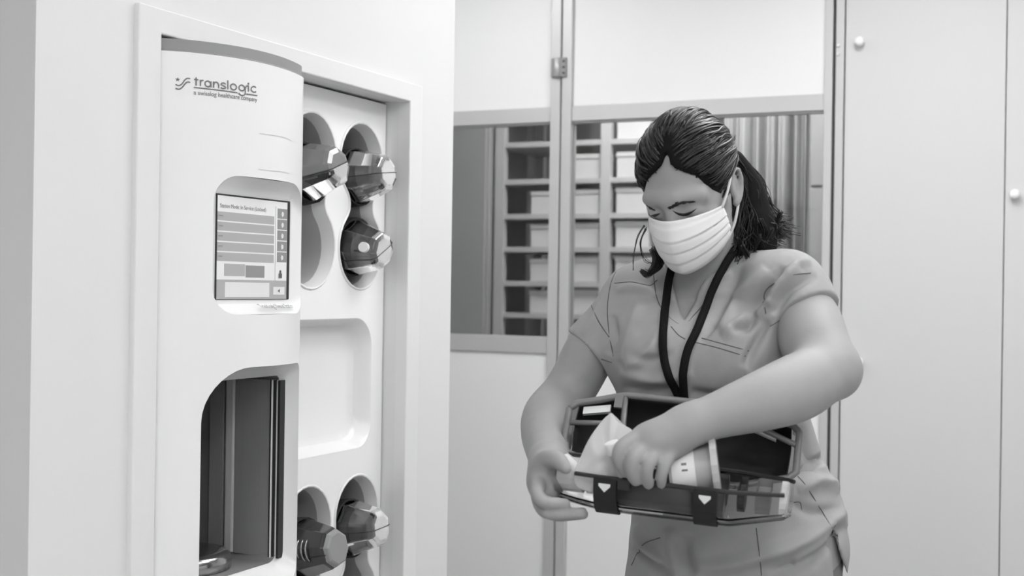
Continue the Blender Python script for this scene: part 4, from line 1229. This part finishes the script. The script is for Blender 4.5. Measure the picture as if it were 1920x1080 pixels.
for s in (-1, 1):
    e = lambda q: hl((s * q[0], q[1], q[2]))
    up = spline([e((0.0685, -0.015, 0.040)), e((0.076, 0.004, 0.020)), e((0.080, 0.022, 0.002)), e((0.078, 0.024, -0.012))], 16)
    dn = spline([e((0.0615, -0.083, 0.026)), e((0.073, -0.060, 0.008)), e((0.080, -0.034, -0.008)), e((0.080, -0.024, -0.016))], 16)
    for q in (up, dn):
        obj('ear_loop', *[(C2W(a_) if i == 0 else a_) for i, a_ in enumerate(tube(q, 0.0022, 7))], M['elastic'], mo, True)

# ------------------------------------------------------------------ brows and lashes
def hairs(name, pts, w, m, n=26, jit=3.0):
    parts = []
    P = spline(np.asarray(pts, float), 60)
    for i in range(n):
        t = rng.uniform(0, 0.88); k = int(t * 59); ln = int(rng.uniform(7, 13))
        off = rng.normal(0, jit * (1 - 0.5 * t), 2) * np.array([0.5, 0.5])
        seg = P[k:min(k + ln, 60)] + off
        if len(seg) < 4: continue
        q = drape(seg, [BODY], 6, 0.0006)
        if len(q) == 6: parts.append(tube(q, np.array([0.5, 1, 1, 0.9, 0.7, 0.2]) * w, 5))
    if parts:
        v, f = merge(parts)
        obj(name, C2W(v), f, m, person, True)
hairs('eyebrow', [(1254, 391), (1268, 384), (1284, 379.5), (1304, 378)], 0.0011, M['hair'], 80, 2.4)
hairs('eyebrow', [(1228, 394), (1216, 389), (1206, 384), (1197, 382)], 0.0011, M['hair'], 60, 2.4)
for pts in ([(1261, 395), (1272, 401), (1284, 402.5), (1296, 398), (1306, 391)], [(1238, 400), (1228, 404), (1218, 404), (1210, 401)]):
    thread('eyelash_line', pts, 0.0021, M['hair'], person, [BODY], 20, 0.0, True)

# ------------------------------------------------------------------ hair
HC, HRAD = np.array([0, 0.045, -0.014]), np.array([0.0735, 0.088, 0.094])
G = Vol(hl((0, 0.03, -0.01)) - 0.16, hl((0, 0.03, -0.01)) + 0.16, 0.003)
G.ell(hl(HC), (HRAD + 0.0075) * HS, HR, 0.01)
# cut the face and the neck out of the cap
sl, X, Y, Z = G.sub(G.lo, G.lo + G.h * G.n)
LP = (np.stack([X, Y, Z], -1) - H0) @ HR / HS
lx, ly, lz = LP[..., 0], LP[..., 1], LP[..., 2]
def hairline_y(x, z):
    """height on the head below which there is no hair"""
    ax = np.abs(x)
    front = 0.088 + 0.034 * np.exp(-(x / 0.0045) ** 2) - 0.70 * np.maximum(ax - 0.006, 0) - 9.0 * np.maximum(ax - 0.045, 0) ** 2 * 20
    front = np.maximum(front, 0.020)
    side = np.interp(z, [-0.12, -0.06, -0.028, -0.008, 0.015, 0.03, 0.045, 0.06], [-0.075, -0.07, -0.05, 0.026, 0.018, -0.012, 0.012, 0.03])
    w = np.clip((z - 0.035) / 0.03, 0, 1)
    return side * (1 - w) + front * w
G.D = np.maximum(G.D, ((hairline_y(lx, lz) - ly) * 0.8).astype(np.float32))
gv, gf = G.mesh(2)
hair = fast_obj('hair', C2W(gv), gf, M['haircore'], person)
hair['label'] = 'dark hair drawn back into a low ponytail'
# combed strands over the cap
BASE = np.array([0.020, 0.020, -0.108])
nB = (BASE - HC) / HRAD; nB /= np.linalg.norm(nB)
strands = []
tries = 0
while len(strands) < 1900 and tries < 20000:
    tries += 1
    n0 = rng.normal(size=3); n0 /= np.linalg.norm(n0)
    if rng.random() < 0.5:   # roots along the hairline and the parting
        n0 = np.array([rng.uniform(-0.95, 0.95), rng.uniform(-0.2, 0.9), rng.uniform(0.2, 0.9)]); n0 /= np.linalg.norm(n0)
    p = HC + HRAD * n0
    hyy = hairline_y(np.array([p[0]]), np.array([p[2]]))[0]
    if p[1] < hyy - abs(rng.normal(0, 0.005)) or p[2] < -0.05: continue
    m_ = 14
    sgn = 1 if n0[0] > 0 else -1
    bul = 0.30
    if rng.random() < 0.30:      # hair combed straight back over the crown
        n0 = np.array([rng.uniform(-0.35, 0.35), rng.uniform(0.55, 1.0), rng.uniform(-0.2, 0.45)]); n0 /= np.linalg.norm(n0); bul = 0.04
    ph, am = rng.uniform(0, 6.28), rng.uniform(0.006, 0.030)
    lift = rng.uniform(0.0068, 0.0100) + (rng.random() < 0.18) * rng.uniform(0, 0.006)
    pts = []
    tend = rng.uniform(0.55, 1.0)
    for t in np.linspace(0, tend, m_):
        n = n0 * (1 - t) + nB * t
        n = n + np.array([sgn * bul * math.sin(PI * t) * (0.3 + abs(n0[2])), 0.20 * math.sin(PI * t), 0])
        n /= np.linalg.norm(n)
        wv_ = am * math.sin(ph + t * 13)
        n = n + np.array([wv_, -wv_ * 0.5, 0]); n /= np.linalg.norm(n)
        lf = lift * min(1, 0.2 + t * 7)
        pts.append(HC + (HRAD + lf) * n)
    w0 = rng.uniform(0.0006, 0.0016) if rng.random() < 0.8 else rng.uniform(0.002, 0.0032)
    strands.append(tube(hln(pts), w0 * np.r_[0.4, np.linspace(0.9, 1, m_ - 3), 0.7, 0.2], 5))
v, f = merge(strands)
obj('combed_strands', C2W(v), f, M['hair'], hair, True)
# ponytail
tail = []
ga = np.array([(1376, 286, 2.12), (1412, 318, 2.13), (1434, 362, 2.13), (1456, 408, 2.12), (1484, 448, 2.10)], float)
gb = np.array([(1376, 318, 2.10), (1384, 372, 2.10), (1382, 420, 2.09), (1380, 470, 2.08), (1400, 520, 2.06)], float)
for i in range(800):
    w = rng.uniform(0, 1); dz = rng.normal(0, 0.014)
    g = ga * w + gb * (1 - w)
    g = g + np.outer(np.linspace(0.2, 1, 5), np.r_[rng.normal(0, 7), rng.normal(0, 5), 0])
    g[:, 2] += dz
    n_ = 26
    P = spline(g, n_); t = np.linspace(0, 1, n_)
    ph = rng.uniform(0, 6.28) if rng.random() < 0.35 else w * 9 + rng.normal(0, 0.5); fq = rng.uniform(13, 19); am = rng.uniform(4.0, 9.0)
    P[:, 0] += am * np.sin(ph + fq * t) * (0.15 + t); P[:, 1] += 0.5 * am * np.cos(ph + fq * t) * (0.15 + t)
    P[:, 2] += 0.006 * np.cos(ph + fq * t) * t
    e_ = int(n_ * rng.uniform(0.80, 1.0))
    P = P[:e_]
    # curl the tip
    c = int(e_ * 0.82); tt_ = np.linspace(0, 1, e_ - c); cs = rng.uniform(5, 15) * (1 if w > 0.45 else -1)
    P[c:, 0] += cs * tt_ ** 2; P[c:, 1] -= abs(cs) * 0.7 * tt_ ** 2
    w0 = rng.uniform(0.0006, 0.0017)
    tail.append(tube([Q(*p) for p in P], w0 * np.linspace(1, 0.35, len(P)), 4))
v, f = merge(tail)
obj('ponytail', C2W(v), f, M['hair'], hair, True)
core = Vol(Q(1330, 530, 2.2) - 0.02, np.array([0.46, 0.23, -2.02]), 0.004)
mid = 0.5 * ga + 0.5 * gb
core.chain([Q(*p) for p in mid], [0.018, 0.025, 0.030, 0.032, 0.012], 0.01)
cv_, cf_ = core.mesh(2)
fast_obj('ponytail_core', C2W(cv_), cf_, M['haircore'], hair)
wisp = []
for k in range(70):      # curl hanging in front of her right shoulder
    j = rng.normal(0, 4, 2); jd = rng.normal(0, 0.006)
    g = [(1226 + j[0], 468 + j[1], 2.06), (1232 + j[0], 486 + j[1] * .6, 2.05), (1228 + j[0] * 1.2, 503 + j[1] * .8, 2.04), (1214 + j[0] * .8, 515 + j[1] * .7, 2.03), (1203 + j[0] * .5, 508 + j[1] * .5, 2.03)]
    P = spline(np.array(g), 16); P[:, 2] += jd
    wisp.append(tube([Q(*p) for p in P], rng.uniform(0.0006, 0.0014) * np.linspace(1, 0.4, 16), 4))
for g in ([(1209, 424, 2.0), (1196, 446, 2.01), (1189, 480, 2.02), (1187, 508, 2.02)], [(1211, 428, 2.0), (1202, 450, 2.01), (1206, 480, 2.02), (1222, 496, 2.03)], [(1208, 432, 2.0), (1199, 460, 2.0), (1210, 490, 2.02), (1230, 492, 2.04)],
          [(1430, 402, 2.11), (1452, 412, 2.1), (1474, 414, 2.1), (1490, 408, 2.1)], [(1440, 424, 2.11), (1455, 430, 2.1), (1472, 432, 2.1)], [(1368, 270, 2.08), (1376, 262, 2.08), (1380, 254, 2.08)], [(1445, 470, 2.08), (1456, 478, 2.07), (1450, 490, 2.06), (1435, 488, 2.06)],
          [(1398, 490, 2.06), (1410, 505, 2.05), (1398, 512, 2.05), (1382, 500, 2.05)], [(1255, 216, 2.05), (1263, 209, 2.05), (1272, 213, 2.05)]):
    for k in range(3):
        P = spline(np.array(g) + rng.normal(0, 1.2, (len(g), 3)) * np.array([1, 1, 0]), 18)
        wisp.append(tube([Q(*p) for p in P], 0.0006 * np.linspace(1, 0.4, 18), 4))
for (cx, cy, cd, rr, sg) in ((1398, 500, 2.05, 10, 1), (1420, 484, 2.06, 9, -1), (1442, 470, 2.07, 9, -1), (1458, 440, 2.09, 8, -1), (1386, 488, 2.06, 8, 1), (1432, 455, 2.07, 8, 1)):
    for k in range(16):
        j = rng.normal(0, 2.2, 2); tt_ = np.linspace(0, 1, 24)
        ang = sg * (0.3 + tt_ * rng.uniform(4.2, 5.6)); r_ = rr * (1.15 - 0.45 * tt_) + j[0] * 0.4
        X_ = cx - sg * 6 * (1 - tt_) + r_ * np.sin(ang) * np.clip(tt_ * 3, 0, 1) + j[0]
        Y_ = cy - 42 * (1 - tt_) ** 1.6 + r_ * (1 - np.cos(ang)) * 0.6 * np.clip(tt_ * 3, 0, 1) + j[1]
        D_ = cd + rng.normal(0, 0.004) - 0.006 * np.cos(ang)
        wisp.append(tube([Q(a_, b_, c_) for a_, b_, c_ in zip(X_, Y_, D_)], rng.uniform(0.0006, 0.0012) * np.linspace(1, 0.35, 24), 4))
v, f = merge(wisp)
obj('loose_strands', C2W(v), f, M['hair'], hair, True)['kind'] = 'stuff'
# ------------------------------------------------------------------ the open carrier in her hands
rl, rr_ = Q(1016, 883, 1.815), Q(1484, 938, 1.735)       # ends of the front rim
CA = rr_ - rl; CL = np.linalg.norm(CA); CA /= CL          # axis
CN = np.array([0.0, 1.0, 0.10]); CN -= CA * (CN @ CA); CN /= np.linalg.norm(CN)   # up out of the trough
CBk = np.cross(CA, CN)                                    # towards the viewer or away
if CBk[2] > 0: CBk = -CBk
RC = 0.060
c0 = rl + CBk * RC                                        # axis start at rim level
ky = [(0.0, 0.72), (0.006, 0.80), (0.045, 0.92), (0.078, 0.995), (0.085, 1.0), (CL - 0.085, 1.0), (CL - 0.078, 0.99), (CL - 0.045, 0.86), (CL - 0.010, 0.72), (CL, 0.60)]
kx = [(0.0, 0.50), (0.010, 0.66), (0.045, 0.82), (0.078, 0.99), (0.085, 1.0), (CL - 0.085, 1.0), (CL - 0.078, 0.99), (CL - 0.045, 0.82), (CL - 0.010, 0.66), (CL, 0.50)]
def half_rings(org, out, acr, r0, ks, n=14, facet=None):
    """half shell: rim across 'acr', bulging along 'out'"""
    rings = []
    for s, q in ks:
        a = np.linspace(0, PI, n)
        rings.append(org + CA * s + (np.cos(a)[:, None] * acr + np.sin(a)[:, None] * out) * (r0 * q))
    return rings
def shell_half(name, org, out, acr, m, par, r0=RC, th=0.003, ks=kx, n=14, smooth=False):
    A = half_rings(org, out, acr, r0, ks, n)
    v, f = loft(A, False)
    f = f + [tuple(range(n))[::-1], tuple((len(A) - 1) * n + j for j in range(n))]
    o = obj(name, C2W(v), f, m, par, smooth)
    fix_normals(o); solidify(o, th, -1.0)
    return o
held = empty('open_carrier', C2W(c0 + CA * CL / 2 - CN * RC)[0])
tag(held, 'open transparent carrier with black bands held in both hands', 'carrier')
low = shell_half('lower_shell', c0, -CN, -CBk, M['clearthin'], held, n=13, ks=ky)
lin = [(0.088, 0.55), (0.090, 0.84), (CL - 0.090, 0.84), (CL - 0.088, 0.55)]
o = obj('liner', *(lambda vf: (C2W(vf[0]), vf[1]))(loft(half_rings(c0 - CN * 0.002, -CN, -CBk, RC, lin, 22), False)), M['liner2'], held, True); solidify(o, 0.0015, 0.0)
def band(s, name='wear_band'):
    ks = [(s - 0.0155, 1.005), (s - 0.0155, 1.065), (s + 0.0155, 1.065), (s + 0.0155, 1.005)]
    R_ = half_rings(c0 + CN * 0.001, -CN, -CBk, RC, ks, 22)
    o = obj(name, *(lambda vf: (C2W(vf[0]), vf[1]))(loft(R_, False)), M['felt'], held); fix_normals(o)
    # pale arrow mark near the rim
    a0 = 0.16
    pt = lambda ds, a: c0 + CA * (s + ds) + (math.cos(a) * -CBk + math.sin(a) * -CN) * (RC * 1.075)
    V = np.array([pt(-0.008, 0.10), pt(0.008, 0.10), pt(0.008, 0.16), pt(0.0, 0.30), pt(-0.008, 0.16)])
    obj('arrow_mark', C2W(V), [(0, 1, 2, 3, 4)], M['label'], o)
band(0.088); band(CL - 0.112)
# dark seal along the rim
rim = lambda q, sgn: [c0 + CA * s + sgn * -CBk * RC * k_ for s, k_ in q]
for sgn in (1, -1):
    o = obj('rim_seal', *(lambda vf: (C2W(vf[0]), vf[1]))(tube(np.array(rim(ky[2:-1] if sgn == 1 else ky, sgn)) + CN * 0.001, 0.0030, 6)), M['black'], held)
# end fittings seen through the clear ends
for (s, w_, m_) in ((0.016, 0.034, 'paper'), (0.056, 0.014, 'rim'), (CL - 0.016, 0.010, 'rim'), (CL - 0.072, 0.010, 'black'), (CL - 0.048, 0.020, 'frame')):  # pale ring at the right end puts its bright edge into colour
    R_ = half_rings(c0, -CN, -CBk, RC * 0.72, [(s, 0.2), (s, 0.9), (s + w_, 0.9), (s + w_, 0.2)], 12)
    obj('end_fitting', *(lambda vf: (C2W(vf[0]), vf[1]))(loft(R_, False)), M[m_], held)
for (s, dz) in ((0.106, 0.0),):
    o = obj('rim_clip', C2W(np.array([c0 + CA * (s + a_) - CBk * (RC + b_) + CN * (d_ - 0.012) for a_ in (0, 0.016) for b_ in (-0.002, 0.004) for d_ in (0, 0.014)])), BOXF, M['black'], held)
# lid folded up behind
LEAN = math.radians(33)
hinge0 = c0 + CBk * RC - CN * 0.020
LN = CN * math.cos(LEAN) + CBk * math.sin(LEAN)           # up along the lid
LO = CBk * math.cos(LEAN) - CN * math.sin(LEAN)           # out of the lid's back
l0 = hinge0 + LN * RC
W2 = lambda vf: (C2W(vf[0]), vf[1])
lid = shell_half('lid_shell', l0, LO, LN, M['clearthin'], held, n=13)
o = obj('lid_liner', *W2(loft(half_rings(l0, LO, LN, RC, [(0.012, 0.10), (0.014, 0.60), (0.045, 0.76), (0.082, 0.93), (CL - 0.085, 0.93), (CL - 0.045, 0.76), (CL - 0.012, 0.60), (CL - 0.010, 0.10)], 22), False)), M['blackliner'], held, True); solidify(o, 0.0015, 0.0)
outline = [l0 + CA * s + LN * RC * q for s, q in kx] + [l0 + CA * s - LN * RC * q for s, q in kx[::-1]]
outline.append(outline[0])
ol = []
for i in range(len(outline) - 1):
    for k in range(4): ol.append(outline[i] + (outline[i + 1] - outline[i]) * k / 4)
ol.append(outline[0])
obj('lid_rim', *W2(tube(ol, 0.0052, 8)), M['frame'], held, True)
obj('lid_rib', *W2(tube([l0 + CA * 0.080 + LN * RC * 0.98, l0 + CA * 0.084, l0 + CA * 0.080 - LN * RC * 0.98], 0.0045, 8)), M['frame'], held, True)
obj('lid_rib', *W2(tube([l0 + CA * (CL - 0.125) + LN * RC * 0.97, l0 + CA * (CL - 0.004) + LN * RC * 0.18], 0.0042, 8)), M['frame'], held, True)
obj('lid_divider', *W2(tube([l0 + CA * 0.004 + LN * RC * 0.13, l0 + CA * 0.080 + LN * RC * 0.25], 0.004, 8)), M['frame'], held, True)
for (s_, h_, w_) in ((0.020, 0.42, 0.040), (CL - 0.072, 0.50, 0.040)):  # right piece is a pale stand-in for the lid's clear corner
    b_ = l0 + CA * s_ + LN * RC * h_ + LO * 0.004
    tl = LN * (0.2 if s_ < 0.1 else -0.35)
    obj('latch_part', C2W(np.array([b_ + (CA + tl) * i + LN * j + LO * k for i in (0, w_) for j in (0, 0.011) for k in (0, 0.008)])), BOXF, M['paper'], held)
obj('latch', C2W(np.array([l0 + CA * (0.066 + i) + LN * (RC * 0.62 + j) - LO * k for i in (0, 0.012) for j in (0, 0.02) for k in (0, 0.006)])), BOXF, M['frame'], held)
for s in (0.10, CL - 0.13):
    obj('hinge_knuckle', *W2(tube([hinge0 + CA * s, hinge0 + CA * (s + 0.05)], 0.005, 8)), M['black'], held, True)

# ------------------------------------------------------------------ contents
def pillow(name, pts, bulge, m, label, cat, th=0.0):
    pts = np.array([Q(*p) for p in pts]); c = pts.mean(0)
    nrm = np.array([0.0, 0.0, 1.0]); V = []; Fc = []
    fr = [1.0, 0.97, 0.8, 0.5, 0.2]
    n = len(pts)
    for sgn in (1, -1):
        for k in fr:
            V += [c + (p - c) * k + nrm * sgn * bulge * (1 - k ** 2) + nrm * sgn * 0.0012 * math.sin(7 * i + 3 * k) for i, p in enumerate(pts)]
    for sd in (0, 1):
        b = sd * len(fr) * n
        for r in range(len(fr) - 1):
            for j in range(n):
                q = (b + r * n + j, b + r * n + (j + 1) % n, b + (r + 1) * n + (j + 1) % n, b + (r + 1) * n + j)
                Fc.append(q)
        Fc.append(tuple(b + (len(fr) - 1) * n + j for j in range(n)))
    for j in range(n):
        Fc.append((j, (j + 1) % n, len(fr) * n + (j + 1) % n, len(fr) * n + j))
    o = obj(name, C2W(np.array(V)), Fc, m, None, True, origin=C2W(np.array([pts[np.argmin(pts[:, 1])]]))[0])
    fix_normals(o); tag(o, label, cat)
    return o
pouch = spline(np.array([(1146, 773, 1.832), (1128, 790, 1.83), (1105, 822, 1.825), (1088, 858, 1.822), (1076, 888, 1.82), (1084, 915, 1.82), (1130, 925, 1.815), (1190, 930, 1.81), (1205, 890, 1.812), (1195, 850, 1.82), (1190, 812, 1.825), (1168, 795, 1.83), (1152, 778, 1.832)]), 40)[:-1]
pillow('plastic_pouch', pouch, 0.010, M['film'], 'translucent plastic pouch pinched by the reaching hand', 'pouch')
tis = np.array([(1057, 852, 1.850), (1065, 850, 1.85), (1082, 862, 1.85), (1096, 890, 1.845), (1094, 905, 1.845), (1062, 900, 1.845), (1054, 884, 1.845)])
pillow('folded_tissue', tis, 0.003, M['paper'], 'white folded paper tissue at the left end of the open carrier', 'tissue')
# jar lying on its side, screw cap to the right
ja, jb = Q(1256, 886, 1.822), Q(1345, 877, 1.812)
jx = jb - ja; jL = np.linalg.norm(jx); jx /= jL
jar = empty('specimen_jar', C2W(ja - np.array([0, 0.035, 0]))[0]); tag(jar, 'pale jar with a white label lying in the open carrier', 'jar')
jcyl = lambda s0, s1, r, rb=None: cylinder(ja + jx * s0, jx, r, s1 - s0, 28, rb)
obj('jar_body', *W2(jcyl(0.0, jL - 0.006, 0.034)), M['jar'], jar, True)
obj('label_sticker', *W2(jcyl(0.004, jL * 0.55, 0.0345)), M['label'], jar, True)
obj('jar_flange', *W2(jcyl(jL - 0.007, jL + 0.002, 0.050)), M['jar'], jar, False)
for o in list(jar.children):
    md = o.modifiers.new('split', 'EDGE_SPLIT'); md.split_angle = 0.7
for (s_, a_, w_, h_) in ((0.018, 0.35, 0.007, 0.10), (0.018, 0.12, 0.008, 0.08)):
    up_ = np.array([0, 1.0, 0]); up_ -= jx * (up_ @ jx); up_ /= np.linalg.norm(up_); tw_ = np.cross(jx, up_); tw_ = tw_ if tw_[2] > 0 else -tw_
    pt = lambda s, a: ja + jx * s + (math.cos(a) * tw_ + math.sin(a) * up_) * 0.0349
    obj('print_mark', C2W(np.array([pt(s_, a_), pt(s_ + w_, a_), pt(s_ + w_, a_ + h_), pt(s_, a_ + h_)])), [(0, 1, 2, 3)], M['logo'], jar)
vc = Q(1152, 846, 1.79)
vl = empty('vial', C2W(vc)[0]); tag(vl, 'small vial with a white cap between thumb and forefinger', 'vial')
vd = np.array([-0.35, 0.9, 0.1]); vd /= np.linalg.norm(vd)
o = obj('vial_cap', *W2(cylinder(vc - vd * 0.004, vd, 0.0105, 0.018, 20)), M['label'], vl, False); bevel(o, 0.003, 3)
obj('vial_body', *W2(cylinder(vc - vd * 0.036, vd, 0.009, 0.032, 18)), M['jar'], vl, False)
